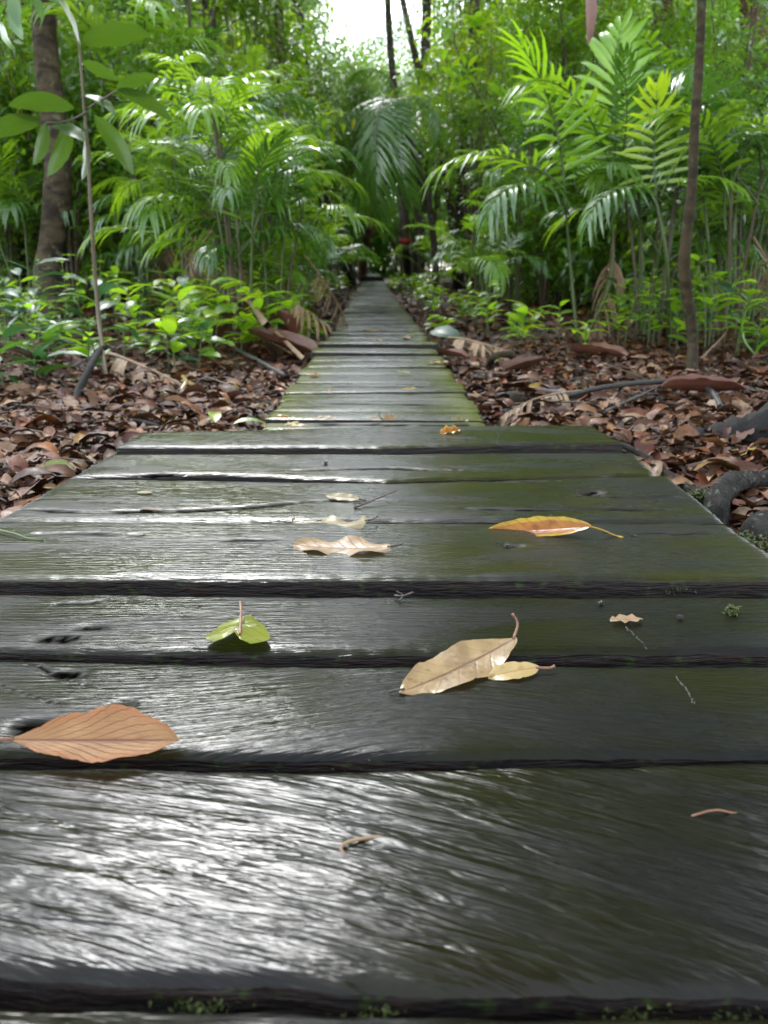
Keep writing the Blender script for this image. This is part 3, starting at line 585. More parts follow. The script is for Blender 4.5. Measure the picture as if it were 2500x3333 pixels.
tree([at_z(2150, 985, 0), at_y(2150, 500, 13), at_y(2155, 200, 13), at_y(2160, 0, 13), at_y(2160, -700, 13.2)], .17, .12, BARK_RED, 'brown trunk behind the palms on the right', crowns=[((4.5, 13.2, 6.6), 2.1, 0), ((3, 12, 8), 2.2, 1), ((1.6, 11, 9), 2.2, 0), ((4.5, 14, 10.5), 2.6, 1), ((2.2, 14, 7.2), 1.9, 0), ((3, 9, 8), 2.0, 1)])
tree([at_z(2455, 990, 0), at_y(2455, 500, 12.5), at_y(2465, 200, 12.5), at_y(2460, 0, 12.5), at_y(2470, -800, 12.6)], .26, .18, BARK_RED, 'thick brown trunk at the right edge of the view', crowns=[((6.2, 12.8, 6.8), 2.3, 1), ((4.6, 10.4, 7.6), 2.2, 0), ((6.5, 9.5, 6.6), 2.2, 1), ((4, 13, 11.5), 2.6, 0), ((6, 12, 9.5), 2.5, 1)])
tree([at_z(1780, 985, 0), at_y(1810, 500, 11), at_y(1822, 250, 11), at_y(1838, 0, 11), at_y(1850, -400, 11)], .05, .03, TWIG and BARK_FAR, 'thin dark stem behind the tall bright palm', crowns=[((2.2, 11.2, 5.2), 1.3, 0), ((1.2, 10.4, 6.6), 1.4, 1)])
tree([at_z(1490, 945, 0), at_y(1515, 400, 15), at_y(1545, 100, 15), at_y(1540, -200, 15.4)], .12, .07, BARK_FAR, 'grey trunk hidden among the bushes right of the walk', crowns=[((2.4, 15.4, 6.4), 1.7, 1), ((1.6, 15, 9), 2.2, 0), ((.9, 14, 11.5), 2.3, 1), ((2.5, 16, 12.5), 2.6, 0)])
tree([at_z(655, 985, 0), at_y(645, 600, 9), at_y(632, 300, 9), at_y(614, 0, 9), at_y(600, -400, 9)], .020, .013, BARK_FAR, 'very thin dark stem rising through the left palms', crowns=[((-1.9, 9.3, 3.6), .7, 1)])
tree([at_z(60, 990, 0), at_y(50, 500, 15), at_y(70, 200, 15), at_y(60, 0, 15), at_y(40, -600, 15)], .14, .1, BARK_FAR, 'grey trunk in the thicket behind the mottled tree', crowns=[((-7.2, 15.5, 6.8), 2.2, 0), ((-5.5, 14.5, 5.2), 1.6, 1)])

for k, (bx, by, cs) in enumerate([(-3.0, 15.5, [(-3.0, 13, 6.3, 1.8), (-1.7, 14, 6.9, 1.7), (-4.2, 12, 7.6, 1.7), (-2.6, 15, 8.0, 2.1), (-1.2, 15, 9.6, 2.2), (-3.6, 16, 10.8, 2.4)]), (-5.5, 14, [(-5.2, 13, 6.4, 1.9), (-6.8, 12, 6.2, 1.9), (-5.0, 18.5, 8.8, 2.4), (-3.2, 19, 12.5, 2.6), (-6.8, 18, 11.4, 2.6)]),
        (.9, 22, [(.2, 21, 13.0, 2.7), (-1.5, 20, 14.5, 2.7), (2.0, 22, 15.5, 2.8), (.4, 16, 13.5, 2.5)]), (3.6, 18, [(3.6, 18, 8.5, 2.3), (4.6, 17, 11.5, 2.6), (3.0, 17, 14.5, 2.6)]), (8.0, 16, [(7.5, 16, 8.0, 2.5), (8.4, 15, 11.0, 2.7)])]):
    gz = float(ground_z(bx, by)); top = max(c_[2] for c_ in cs)
    tree([(bx, by, gz-.05), (bx+.1, by, top*.5), (bx-.1, by, top)], .15, .06, BARK_FAR, ['grey canopy tree left of the walk behind the bright palms', 'canopy tree in the deep thicket on the left', 'tall canopy tree right beside the far walk', 'canopy tree in the deep thicket on the right', 'canopy tree behind the thick brown trunk on the right'][k],
         crowns=[((x_, y_, z_), q_, j_) for j_, (x_, y_, z_, q_) in enumerate(cs)])

# mid and far small trees and shrubs that close the view
def wall(n, y0, y1, zr, rr, kinds, txt, side, xin, group, seed, sz=1.0):
    r = random.Random(seed); k = 0; tries = 0
    while k < n and tries < 4000:
        tries += 1; y = r.uniform(y0, y1); x = side*r.uniform(xin(y), .50*y+1.2); z = r.uniform(*zr); rad = r.uniform(*rr)
        if in_gap(x, y, z, rad): continue
        if abs(x-walk_c(y))-rad*.75 < .35+.02*y: continue
        shrub(x, y, z, rad, r.choice(kinds), txt % nth(txt), group, sz); k += 1
def bough(n, y0, y1, zlo, seed, txt, group):          # bushes on the verge whose tops lean over the walk
    r = random.Random(seed); k = 0; tries = 0
    while k < n and tries < 4000:
        tries += 1; y = r.uniform(y0, y1); rad = r.uniform(.7, 1.15)*(1+.012*y); z = r.uniform(zlo(y)+rad, .20*y+.4); x = walk_c(y)+r.uniform(-.07, .075)*y
        if in_gap(x, y, z, rad*.8): continue
        side = 1 if x > walk_c(y) else -1; bx = walk_c(y)+side*r.uniform(.9, 1.8); gz = float(ground_z(bx, y)); v = r.choice([0, 1, 3, 2])
        t = link('overhanging_shrub', None, loc=(bx, y, gz)); tag(t, txt % nth(txt), 'shrub', group); e = Vector((x-bx, 0, z-gz))
        link('foliage', SH[v], t, e, rot=(0, 0, r.uniform(0, 6.28)), scale=rad)
        link('stem', tube_mesh('stem', catmull([(0, 0, -.05), (e.x*.15, 0, e.z*.5), tuple(e)], 4), lambda q: .03*(1-.6*q), STEM_BR, 6), t); k += 1
bough(16, 20.5, 27, lambda y: 1.9, 71, '%s bush leaning over the middle of the walk', 'bushes leaning over the walk')
wall(24, 24, 33, (4.5, 9.5), (1.5, 2.4), [0, 1, 3], '%s tall shrub far behind on the left', -1, lambda y: .5, 'far tall shrubs on the left', 57)
wall(24, 24, 33, (4.5, 9.5), (1.5, 2.4), [0, 1, 3], '%s tall shrub far behind on the right', 1, lambda y: .3, 'far tall shrubs on the right', 58)
bough(22, 24, 36, lambda y: 1.5+.03*y, 72, '%s far bush arching over the end of the walk', 'far bushes arching over the walk')
LN = 'left'; RN = 'right'
wall(30, 9, 14, (.6, 3.4), (.8, 1.25), [0, 1, 2], '%s leafy shrub of the middle thicket left of the walk', -1, lambda y: 1.2, 'shrubs in the left middle thicket', 51)
wall(34, 8.5, 14, (.5, 3.2), (.7, 1.2), [0, 2, 3, 1], '%s leafy shrub of the middle thicket right of the walk', 1, lambda y: 1.0, 'shrubs in the right middle thicket', 52)
wall(38, 14, 24, (.8, 5.8), (1.1, 1.9), [0, 1, 3], '%s tall shrub of the deep thicket left of the walk', -1, lambda y: .9, 'tall shrubs deep on the left', 53)
wall(38, 14, 24, (.8, 5.8), (1.1, 1.9), [0, 3, 3, 1], '%s tall shrub of the deep thicket right of the walk', 1, lambda y: 1.0, 'tall shrubs deep on the right', 54)
wall(14, 20, 36, (.7, 1.8), (.7, 1.2), [0, 1, 3], '%s low shrub along the far left edge of the walk', -1, lambda y: .9, 'low shrubs far along the left', 55)
wall(14, 20, 36, (.7, 1.8), (.7, 1.2), [0, 1, 3], '%s low shrub along the far right edge of the walk', 1, lambda y: .9, 'low shrubs far along the right', 56)
# the far-off wood that closes the view
def far_wood():
    r = np.random.default_rng(77); V = []; Fc = []; col = []; base = SH[3]; n = len(base.vertices); co = np.empty(n*3, np.float32); base.vertices.foreach_get('co', co); co = co.reshape(-1, 3)
    tl = len(base.polygons); vi = np.empty(tl*3, np.int32); base.loops.foreach_get('vertex_index', vi); vi = vi.reshape(-1, 3)
    k = 0
    for i in range(420):
        y = r.uniform(34, 60); x = r.uniform(-.56, .56)*y; z = r.uniform(.5, .27*y)
        if i >= 230: y = r.uniform(46, 60); z = r.uniform(.3, 4); x = r.uniform(-.56, .56)*y
        rad = r.uniform(2.0, 3.6)
        if in_gap(x, y, z, rad): continue
        if y < 44 and abs(x-walk_c(y)) < rad+.6 and z-rad < 2: continue
        V.append(co*rad*np.array([1, 1, .9])+np.array([x, y, z])); Fc.append(vi+k*n); col.append(np.full((n, 3), 1.0)*r.uniform(.7, 1.3)); k += 1
    return mesh_np('distant_wood', np.concatenate(V), np.concatenate(Fc), G_CLOUD, col=np.concatenate(col))
tag(link('distant_wood', far_wood()), 'far-off wood closing the view beyond the end of the boards', kind='stuff')

# ---------------------------------------------------------------- understory palms
r = random.Random(5)
def row(n, y0, y1, side, xin, xout, h, nf, fl, kinds, txt, group, stems, seed):
    r = random.Random(seed)
    for k in range(n):
        y = y0+(y1-y0)*(k+r.uniform(.1, .9))/n; x = side*r.uniform(xin(y), xout(y))
        hh = r.uniform(*h); ppx = to_px(x, y, .5)[0]
        if y < 8.5 and ppx < 600: x = (r.uniform(600, 950)-1250)/F*y 
        palm(x, y, hh, nf, r.uniform(*fl), kinds, txt % nth(txt), group, stems, seed*50+k, spread=.3)
row(15, 5.0, 8.5, 1, lambda y: .25*y+.35, lambda y: .52*y, (.8, 1.5), 15, (.6, .9), ['deep', 'mid', 'deep'], '%s glossy reed-stemmed palm in the front thicket right of the walk', 'palms in the front thicket on the right', 4, 1)
row(15, 8, 12.5, 1, lambda y: .14*y, lambda y: .52*y, (1.2, 2.6), 16, (.7, 1.1), ['deep', 'mid', 'deep', 'lime'], '%s tall palm behind the front thicket right of the walk', 'taller palms on the right', 3, 2)
row(20, 5.6, 9.0, -1, lambda y: .13*y+.2, lambda y: .42*y, (.5, 1.6), 15, (.5, .85), ['mid', 'deep', 'mid'], '%s arching palm in the front thicket left of the walk', 'palms in the front thicket on the left', 3, 3)
row(18, 8.5, 13, -1, lambda y: .12*y, lambda y: .52*y, (1.2, 2.9), 16, (.75, 1.15), ['mid', 'lime', 'deep', 'mid', 'deep'], '%s tall bright palm behind the front thicket left of the walk', 'taller palms on the left', 3, 4)
row(6, 9, 18, -1, lambda y: .75, lambda y: 1.4, (.4, .9), 7, (.6, .9), ['mid', 'deep'], '%s low palm close to the left edge of the walk', 'low palms by the left edge', 2, 6)
row(7, 8, 18, 1, lambda y: .85, lambda y: 1.5, (.4, 1.0), 7, (.6, .9), ['mid', 'deep', 'lime'], '%s low palm close to the right edge of the walk', 'low palms by the right edge', 2, 7)

# hero palms: fronds placed where the photograph shows them
def hero_palm(base, stems, fronds, label, group=None):
    b = Vector(base); t = link('understory_palm', None, loc=b); tag(t, label, 'palm', group)
    for P in stems: link('stem', tube_mesh('stem', catmull([Vector(p)-b for p in P], 4), lambda q: .013*(1-.5*q), STEM, 6), t)
    for (a, e, kind, v, roll) in fronds:
        me = FR[kind][v]; q, sc = aim(me, a, e, roll); link('frond', me, t, Vector(a)-b, quat=q, scale=sc)
def Y_(px, py, y): return at_y(px, py, y)
# frond with each leaflet a sub-part
def leaflet_frond(t, b, a, e, kw, mat, roll=0.0):
    V, rach, tip, B = frond_data(**kw); ch = {'chord': (float(tip[0]), float(tip[1]))}
    q, sc = aim(ch, a, e, roll)
    fr = link('frond', tube_mesh('rachis', rach, lambda x: .010*(1-.75*x), STEM, 5), t, Vector(a)-b, quat=q, scale=sc)
    for k in range(len(V)):
        link('leaflet', mesh_np('leaflet', V[k]-B[k], LF, mat), fr, Vector(B[k]))
def hero2(base, stems, fronds, extra, label):
    b = Vector(base); t = link('understory_palm', None, loc=b); tag(t, label, 'palm', 'bright young palms')
    for P in stems: link('stem', tube_mesh('stem', catmull([Vector(p)-b for p in P], 4), lambda q: .014*(1-.5*q), STEM, 6), t)
    for (a, e, kw, mat, roll) in fronds: leaflet_frond(t, b, a, e, kw, mat, roll)
    for (a, e, kind, v, roll) in extra:
        me = FR[kind][v]; q, sc = aim(me, a, e, roll); link('frond', me, t, Vector(a)-b, quat=q, scale=sc)
K = lambda s, **k: dict(dict(n=15, ll=.58, lw=.036, th0=1.25, arch=.9, droop=.75, pet=.08, lift=.3, seed=s, alpha0=80, alpha1=24, sweep=.22), **k)
hero2(at_z(1880, 1120, -.07), [[at_z(1880, 1120, -.07), Y_(1860, 900, 5.6), Y_(1835, 600, 5.5)], [at_z(1900, 1115, -.07), Y_(1990, 900, 5.6), Y_(1990, 590, 5.6)]],
  [(Y_(1835, 640, 5.5), Y_(1690, 150, 5.4), K(61), G_LIME, .15), (Y_(1990, 600, 5.6), Y_(2030, 90, 5.7), K(62, lw=.044), G_LIME, -.1)],
  [(Y_(1835, 620, 5.5), Y_(1420, 560, 5.2), 'mid', 1, .1), (Y_(1990, 560, 5.6), Y_(1700, 270, 5.2), 'mid', 0, 0), (Y_(1850, 700, 5.5), Y_(1600, 690, 5.0), 'deep', 2, 0), (Y_(1990, 600, 5.6), Y_(2260, 420, 5.3), 'deep', 0, 0), (Y_(1860, 650, 5.5), Y_(2060, 560, 4.9), 'deep', 1, 0)],
  'tall palm with two upright lime green fronds right of the walk')
hero2(at_z(2180, 1130, -.07), [[at_z(2180, 1130, -.07), Y_(2170, 850, 5.0), Y_(2130, 620, 5.0)]],
  [(Y_(2140, 640, 5.0), Y_(2130, 290, 4.9), K(63, lw=.048, n=12), G_YEL, .5)],
  [(Y_(2150, 640, 5.0), Y_(2420, 620, 4.7), 'lime', 1, 0), (Y_(2150, 660, 5.0), Y_(1920, 720, 4.7), 'deep', 2, 0), (Y_(2150, 640, 5.0), Y_(2380, 380, 4.9), 'mid', 3, 0)],
  'palm with a yellow green frond beside the thin sapling trunk')
hero2(at_z(820, 1060, -.07), [[at_z(820, 1060, -.07), Y_(830, 990, 6.2), Y_(850, 950, 6.2)]],
  [(Y_(850, 960, 6.2), Y_(930, 800, 6.1), K(64, th0=1.4, arch=1.6, lw=.045, n=13), G_LIME, 0.4), (Y_(700, 900, 6.0), Y_(900, 860, 5.8), K(65, n=12), G_LIME, 0)],
  [(Y_(850, 950, 6.2), Y_(980, 900, 6.0), 'lime', 0, 0)], 'low palm with fan of lime green fronds left of the walk')
hero_palm(at_z(1560, 1040, -.05), [[at_z(1560, 1040, -.05), Y_(1570, 960, 8), Y_(1560, 880, 8)]], [(Y_(1560, 880, 8), Y_(1420, 840, 7.6), 'deep', 1, 0), (Y_(1560, 880, 8), Y_(1700, 820, 7.8), 'mid', 1, 0), (Y_(1560, 880, 8), Y_(1480, 780, 8), 'deep', 0, 0), (Y_(1560, 880, 8), Y_(1620, 900, 7.3), 'lime', 0, 0), (Y_(1560, 880, 8), Y_(1640, 770, 8), 'deep', 2, 0)], 'small spreading palm by the right edge past the dead fronds')
# drooping palm over the walk
b = at_z(1420, 965, 0); b.y = 13.4; b.x = .83*1.0; b.z = float(ground_z(.83, 13.4))
t = link('weeping_palm', None, loc=b); tag(t, 'dark palm hanging its long fronds over the middle of the walk', 'palm')
C0 = Y_(1290, 330, 13.2)
link('trunk', tube_mesh('trunk', catmull([(0, 0, -.05), (-.15, -.05, 1.4), tuple(C0-b)], 5), lambda q: .055-.015*q, BARK_FAR, 8), t)
for k, (ex, ey, dy) in enumerate([(1165, 640, -1.0), (1120, 470, -.5), (1235, 690, -1.5), (1420, 470, -.8), (1400, 250, .5), (1150, 250, .6), (1330, 640, -1.3)]):
    me = WEEP[k % 2]; q, sc = aim(me, C0, Y_(ex, ey, 13.2+dy), (-.5, .4, .2, -.3, 0, .3, .5)[k]); link('frond', me, t, C0-b, quat=q, scale=sc)

# ---------------------------------------------------------------- broad-leaved plants
BL = {}
for nm, mt in (('deep', G_BLUE), ('mid', G_MID), ('lime', G_LIME), ('yellow', G_YEL), ('dull', G_DEEP)):
    BL[nm] = [leaf_mesh('leaf', mt, L=1.0, W=w_, a=.85, b=.75, curl=cu, th0=.25, fold=fo, wave=.03, seed=s_, nu=7, nv=2) for s_, (w_, cu, fo) in enumerate([(.40, -.7, .25), (.36, -.4, .15), (.46, -.9, .2)])]
def herb(x, y, h, nl, ls, kinds, label, group, seed, z0=None):
    r = random.Random(seed); gz = float(ground_z(x, y)) if z0 is None else z0; t = link('seedling', None, loc=(x, y, gz)); tag(t, label, 'plant', group)
    lx, ly = r.uniform(-.2, .2)*h, r.uniform(-.2, .2)*h; P = catmull([(0, 0, -.03), (lx*.3, ly*.3, h*.5), (lx, ly, h)], 3)
    link('stem', tube_mesh('stem', P, lambda q: .0045*(1-.5*q), STEM, 4), t); a = r.uniform(0, 6.28)
    for k in range(nl):
        q = .3+.7*(k+1)/nl; a += 2.4+r.uniform(-.4, .4); p = Vector((lx*q*q, ly*q*q, h*q))
        link('leaf', r.choice(BL[r.choice(kinds)]), t, p, rot=(r.uniform(-.3, .3), r.uniform(-.5, .25), a), scale=ls*r.uniform(.7, 1.15))
    return t
r = random.Random(91)
hp = [((760, 1160), .45), ((640, 1120), .5), ((540, 1080), .55), ((460, 1160), .4), ((860, 1150), .25), ((930, 1100), .3), ((700, 1190), .3), ((590, 1180), .35), ((380, 1100), .5), ((820, 1080), .4), ((720, 1050), .5), ((600, 1030), .6), ((500, 1010), .6)]
hp += [((r.uniform(520, 1060), r.uniform(1010, 1165)), r.uniform(.15, .5)) for _ in range(26)]
for k, (p, h) in enumerate(hp):
    q = at_z(*p, -.07)
    if q.x > walk_c(q.y)-.45: continue
    herb(q.x, q.y, h*.9, 10, .17, ['lime', 'yellow', 'mid'], '%s bright yellow green seedling left of the walk' % nth('hl'), 'bright seedlings on the left', 900+k)
for k, p in enumerate([(40, 1180), (130, 1150), (60, 1060), (180, 1230), (20, 1290), (120, 1270), (330, 1180)]):
    q = at_z(*p, -.07); herb(q.x, q.y, [.42, .5, .6, .2, .18, .15, .4][k], 8, .20, ['deep', 'dull', 'deep'], '%s dark glossy seedling at the left edge' % nth('dl'), 'dark seedlings at the left edge', 950+k)
for k in range(26):
    q = at_z(r.uniform(-20, 720), r.uniform(1085, 1235), -.07); herb(q.x, q.y, r.uniform(.12, .38), 8, r.uniform(.10, .17), ['deep', 'dull', 'mid', 'lime'], '%s leafy plant growing forward over the left litter' % nth('fl'), 'plants growing forward over the left litter', 1300+k)
for k, (p, h) in enumerate([((1740, 1105), .22), ((1660, 1110), .2), ((1820, 1120), .25), ((1900, 1165), .2), ((1580, 1080), .2), ((2010, 1130), .3)]):
    q = at_z(*p, -.07); herb(q.x, q.y, h, 7, .15, ['lime', 'yellow', 'lime'], '%s small lime seedling at the foot of the right palms' % nth('rl'), 'lime seedlings on the right', 980+k)
for k in range(92):
    sd_ = -1 if k % 2 else 1; y = 5.2+k*.2; x = walk_c(y)+sd_*(.42+r.uniform(.0, .6)+(.15 if sd_ < 0 else 0)); nm = 'left' if sd_ < 0 else 'right'
    herb(x, y, r.uniform(.12, .42), 9, r.uniform(.10, .18), ['lime', 'mid', 'yellow', 'mid'], '%s low plant' % nth('edge'+nm)+' hugging the %s edge of the narrow boards' % nm, 'low plants hugging the %s edge' % nm, 1000+k)
for k in range(90):
    y = r.uniform(4.3, 7.8); x = r.choice([-1, 1, 1])*r.uniform(.22*y+.3, .47*y); nm = 'left' if x < 0 else 'right'
    herb(x, y, r.uniform(.12, .6), 8, r.uniform(.09, .17), ['mid', 'deep', 'mid', 'lime'], '%s leafy undergrowth plant' % nth('ug'+nm)+' under the %s palms' % nm, 'undergrowth plants under the %s palms' % nm, 1100+k)

# the near sapling at left with large leaves
b = at_z(350, 1270, -.07); t = link('broadleaf_sapling', None, loc=b); tag(t, 'near sapling with large drooping green leaves in front of the mottled tree', 'sapling')
S = [at_z(350, 1270, -.07), Y_(318, 1000, 3.85), Y_(300, 750, 3.85), Y_(285, 480, 3.85), Y_(272, 320, 3.85), Y_(262, 190, 3.85), Y_(255, 100, 3.85)]
link('stem', tube_mesh('stem', catmull([p-b for p in S], 4), lambda q: .010*(1-.6*q), STEM_BR, 8, .1), t)
link('branch', tube_mesh('branch', catmull([Y_(285, 365, 3.85)-b, Y_(215, 395, 3.8)-b, Y_(150, 400, 3.75)-b], 3), lambda q: .004, STEM_BR, 5), t)
link('branch', tube_mesh('branch', catmull([Y_(280, 355, 3.85)-b, Y_(340, 320, 3.8)-b, Y_(380, 295, 3.75)-b], 3), lambda q: .004, STEM_BR, 5), t)
G_SAP = leaf_mat('sapling_leaf', (.022, .055, .008), (.040, .085, .012), (.085, .17, .010), .45, .36); G_SAP.node_tree.nodes['Principled BSDF'].inputs['Specular IOR Level'].default_value = .25
BIGL = [leaf_mesh('leaf', m_, L=1.0, W=w_, a=.9, b=.7, curl=cu, th0=.1, fold=fo, wave=.025, seed=s_, nu=12, nv=3) for s_, (m_, w_, cu, fo) in enumerate([(G_SAP, .36, -.5, .22), (G_SAP, .30, -.7, .25), (G_SAP, .42, -.6, .2), (G_SAP, .34, -.4, .15)])]
def place_leaf(par, b, me, a, e, roll=0.0):
    a, e = Vector(a), Vector(e); d = (e-a); L = d.length; d.normalize(); up = Vector((0, 0, 1)); s2 = up.cross(d); s2 = s2.normalized() if s2.length > .05 else Vector((1, 0, 0))
    q = Matrix((d, s2, d.cross(s2))).transposed().to_quaternion(); q = Quaternion(d, roll) @ q
    link('leaf', me, par, a-b, quat=q, scale=L*1.05)
for (a, e, dy, v, ro) in [((262, 170), (190, -40), .05, 0, .9), ((262, 140), (480, 95), .05, 0, -.75), ((268, 200), (375, 255), .1, 3, -.9), ((380, 290), (505, 240), .05, 0, -.8), ((375, 295), (570, 365), .05, 1, -.7), ((275, 310), (370, 350), -.10, 0, .2),
                       ((240, 350), (45, 325), .05, 0, .7), ((125, 390), (-30, 430), .1, 0, .6), ((150, 400), (120, 530), .1, 3, 1.2), ((165, 410), (265, 430), -.12, 2, .3), ((305, 375), (445, 555), .08, 1, -.9), ((270, 420), (285, 580), .1, 0, 1.2), ((225, 400), (180, 560), .12, 1, 1.0)]:
    place_leaf(t, b, BIGL[v], Y_(*a, 3.85), Y_(*e, 3.85+dy), ro)
# dark leaves at the top left
b = Y_(60, -180, 4.4); t = link('hanging_branch', None, loc=b); tag(t, 'dark leafy branch hanging into the top left corner', 'branch')
link('twig', tube_mesh('twig', catmull([(0, 0, 0), tuple(Y_(50, -60, 4.4)-b), tuple(Y_(10, 40, 4.4)-b)], 4), lambda q: .006*(1-.5*q), STEM_BR, 5), t)
for k, (a, e) in enumerate([((55, -60), (140, 60)), ((40, -20), (60, 90)), ((20, 20), (-20, 110)), ((60, -80), (200, 10)), ((30, 10), (80, 130)), ((10, 40), (30, 160))]):
    place_leaf(t, b, BL['dull'][k % 3], Y_(*a, 4.4), Y_(*e, 4.35), .3*k)
# bright leaf spray upper middle right
q = at_z(1560, 960, 0); t = link('climbing_shrub', None, loc=(2.0, 10.5, float(ground_z(2, 10.5)))); tag(t, 'shrub with a spray of pale lime leaves in front of the dark thicket', 'shrub'); bb = Vector(t.location)
link('stem', tube_mesh('stem', catmull([(0, 0, 0), (-.2, 0, 1.2), tuple(Y_(1500, 200, 9.9)-bb), tuple(Y_(1490, 60, 9.9)-bb)], 4), lambda q: .016*(1-.6*q), STEM_BR, 5), t)
for k in range(26):
    cx, cy = r.choice([(1500, 90), (1480, 220), (1500, 260), (1530, 130)]); a = (cx+r.uniform(-50, 50), cy+r.uniform(-45, 45)); a_ = r.uniform(0, 6.28)
    place_leaf(t, bb, BL[r.choice(['lime', 'lime', 'yellow'])][k % 3], Y_(*a, 9.8), Y_(a[0]+62*math.cos(a_), a[1]+45*math.sin(a_), 9.7), r.uniform(-.6, .6))

# grass blades at the right edge
b = at_z(2480, 1180, -.07); t = link('grass_tuft', None, loc=b); tag(t, 'few long bright grass blades at the right edge', 'grass tuft')
for P in [[(2490, 1190), (2420, 1100), (2430, 1010), (2500, 950)], [(2520, 1230), (2460, 1170), (2480, 1120), (2560, 1090)], [(2520, 1230), (2485, 1240), (2500, 1210), (2540, 1190)]]:
    Q = [at_z(P[0][0], P[0][1], -.07)-b]+[Y_(*p, b.y-.1*k)-b for k, p in enumerate(P[1:])]
    link('blade', tube_mesh('blade', catmull(Q, 6), lambda q: .009*math.sin(.3+2.7*q), G_LIME, 6, flat=.2), t)

# ---------------------------------------------------------------- litter
LIT = [leaf_grid(L=1.0, W=w_, a=.9, b=.8, curl=cu, th0=t0, fold=fo, cup=cp, wave=wv, seed=s_, nu=5, nv=1, side=sd_) for s_, (w_, cu, t0, fo, cp, wv, sd_) in enumerate(
    [(.42, -1.2, .6, .3, .0, .05, .05), (.38, 1.0, -.3, .2, .2, .06, .0), (.50, -.5, .25, -.3, .0, .08, .04), (.44, .3, 0, .6, .1, .05, -.05), (.36, -2.0, .9, .2, .3, .05, 0), (.55, .2, 0, .1, .0, .1, 0)])]
PAL = np.array([(.090, .036, .018), (.15, .070, .032), (.22, .11, .050), (.050, .022, .013), (.28, .17, .085), (.17, .055, .020), (.34, .26, .18), (.10, .05, .03), (.07, .03, .02), (.30, .11, .02), (.33, .22, .04), (.12, .022, .015)])
PAL = PAL*np.array([1.08, .92, .72])
PW = np.array([.14, .15, .14, .11, .11, .08, .07, .08, .06, .03, .015, .015]); PW /= PW.sum()
def litter(n, seed):
    r = np.random.default_rng(seed); u = r.random(n); y = .9*np.exp(u*math.log(26/.9)); keep = r.random(n) < 1.0
    x = r.uniform(-1, 1, n)*(.50*y+.5); hw = np.where(y < 2.2, .64, .33); c = np.interp(y, [2, 9, 24], [-.02, -.1, -.33])
    ok = (np.abs(x-c) > hw); x, y = x[ok], y[ok]; n = len(x)
    L = np.exp(r.normal(math.log(.055), .38, n)).clip(.02, .15)*np.where(y > 7, 1.4, 1.0); yaw = r.uniform(0, 6.28, n); rx = r.normal(0, .34, n); ry = r.normal(0, .22, n)
    z = ground_z(x, y)+.008+np.abs(r.normal(0, .016, n)); k = r.integers(0, len(LIT), n); cols = PAL[r.choice(len(PAL), n, p=PW)]*r.uniform(.4, .95, (n, 1))
    V = []; Fc = []; C = []; off = 0
    for j, (P, Fq, uv) in enumerate(LIT):
        m = np.where(k == j)[0]
        cy, sy, cx, sx, cp, sp = np.cos(yaw[m]), np.sin(yaw[m]), np.cos(rx[m]), np.sin(rx[m]), np.cos(ry[m]), np.sin(ry[m])
        Q = (P-np.array([.5, 0, 0]))[None]*L[m][:, None, None]
        a = Q[..., 0]*cp[:, None]+Q[..., 2]*sp[:, None]; b_ = -Q[..., 0]*sp[:, None]+Q[..., 2]*cp[:, None]
        c_ = Q[..., 1]*cx[:, None]-b_*sx[:, None]; d_ = Q[..., 1]*sx[:, None]+b_*cx[:, None]
        W = np.stack([a*cy[:, None]-c_*sy[:, None]+x[m][:, None], a*sy[:, None]+c_*cy[:, None]+y[m][:, None], d_+z[m][:, None]], -1)
        V.append(W.reshape(-1, 3)); Fc.append((Fq[None]+(np.arange(len(m))*len(P))[:, None, None]).reshape(-1, 4)+off); off += W.shape[0]*W.shape[1]
        C.append(np.repeat(cols[m], len(P), axis=0))
    return mesh_np('leaf_litter', np.concatenate(V), np.concatenate(Fc), LITTER_C, col=np.concatenate(C))
tag(link('leaf_litter', litter(38000, 12)), 'carpet of brown fallen leaves on both sides of the boards', kind='stuff')
def litter_twigs():
    r = random.Random(4); it = []
    for k in range(150):
        y = .9*math.exp(r.random()*math.log(8)); x = r.uniform(-1, 1)*(.5*y+.4)
        if abs(x-walk_c(y)) < (.68 if y < 2.3 else .36): continue
        a = r.uniform(0, 6.28); L = r.uniform(.08, .35); z = float(ground_z(x, y))+r.uniform(.02, .05); d = Vector((math.cos(a), math.sin(a), r.gauss(0, .12)))*L
        p = Vector((x, y, z)); it.append((catmull([p-d*.5, p+Vector((r.gauss(0, .012), r.gauss(0, .012), .006)), p+d*.5], 3), (lambda q, w_=r.uniform(.0015, .004): w_)))
    return join_tubes('litter_twigs', it, STEM_BR, 4)
tag(link('litter_twigs', litter_twigs()), 'thin twigs scattered through the leaf litter', kind='stuff')
FL = [mesh_np('fallen_leaf', (P-np.array([.5, 0, 0])), Fq, LITTER, uv) for (P, Fq, uv) in [leaf_grid(L=1.0, W=w_, a=.9, b=.8, curl=cu, th0=t0, fold=fo, cup=cp, wave=wv, seed=s_+40, nu=9, nv=2, side=sd_) for s_, (w_, cu, t0, fo, cp, wv, sd_) in enumerate(
    [(.42, -1.2, .6, .3, .0, .05, .05), (.38, 1.0, -.3, .2, .2, .06, .0), (.50, -.5, .25, -.3, .0, .08, .04), (.44, .3, 0, .6, .1, .05, -.05), (.36, -2.0, .9, .2, .3, .05, 0), (.55, .2, 0, .1, .0, .1, 0)])]]
r = random.Random(33)
zones = [((0, 1130), (420, 1400), 75, 'on the forest floor left of the wide planks'), ((0, 1400), (200, 1600), 35, 'at the left edge of the wide planks'), ((430, 1180), (820, 1370), 45, 'beside the left edge of the narrow boards'),
         ((1620, 1160), (2050, 1370), 60, 'beside the right edge of the narrow boards'), ((2060, 1180), (2500, 1330), 40, 'by the foot of the thin sapling'), ((2120, 1380), (2500, 1640), 40, 'between the roots right of the wide planks')]
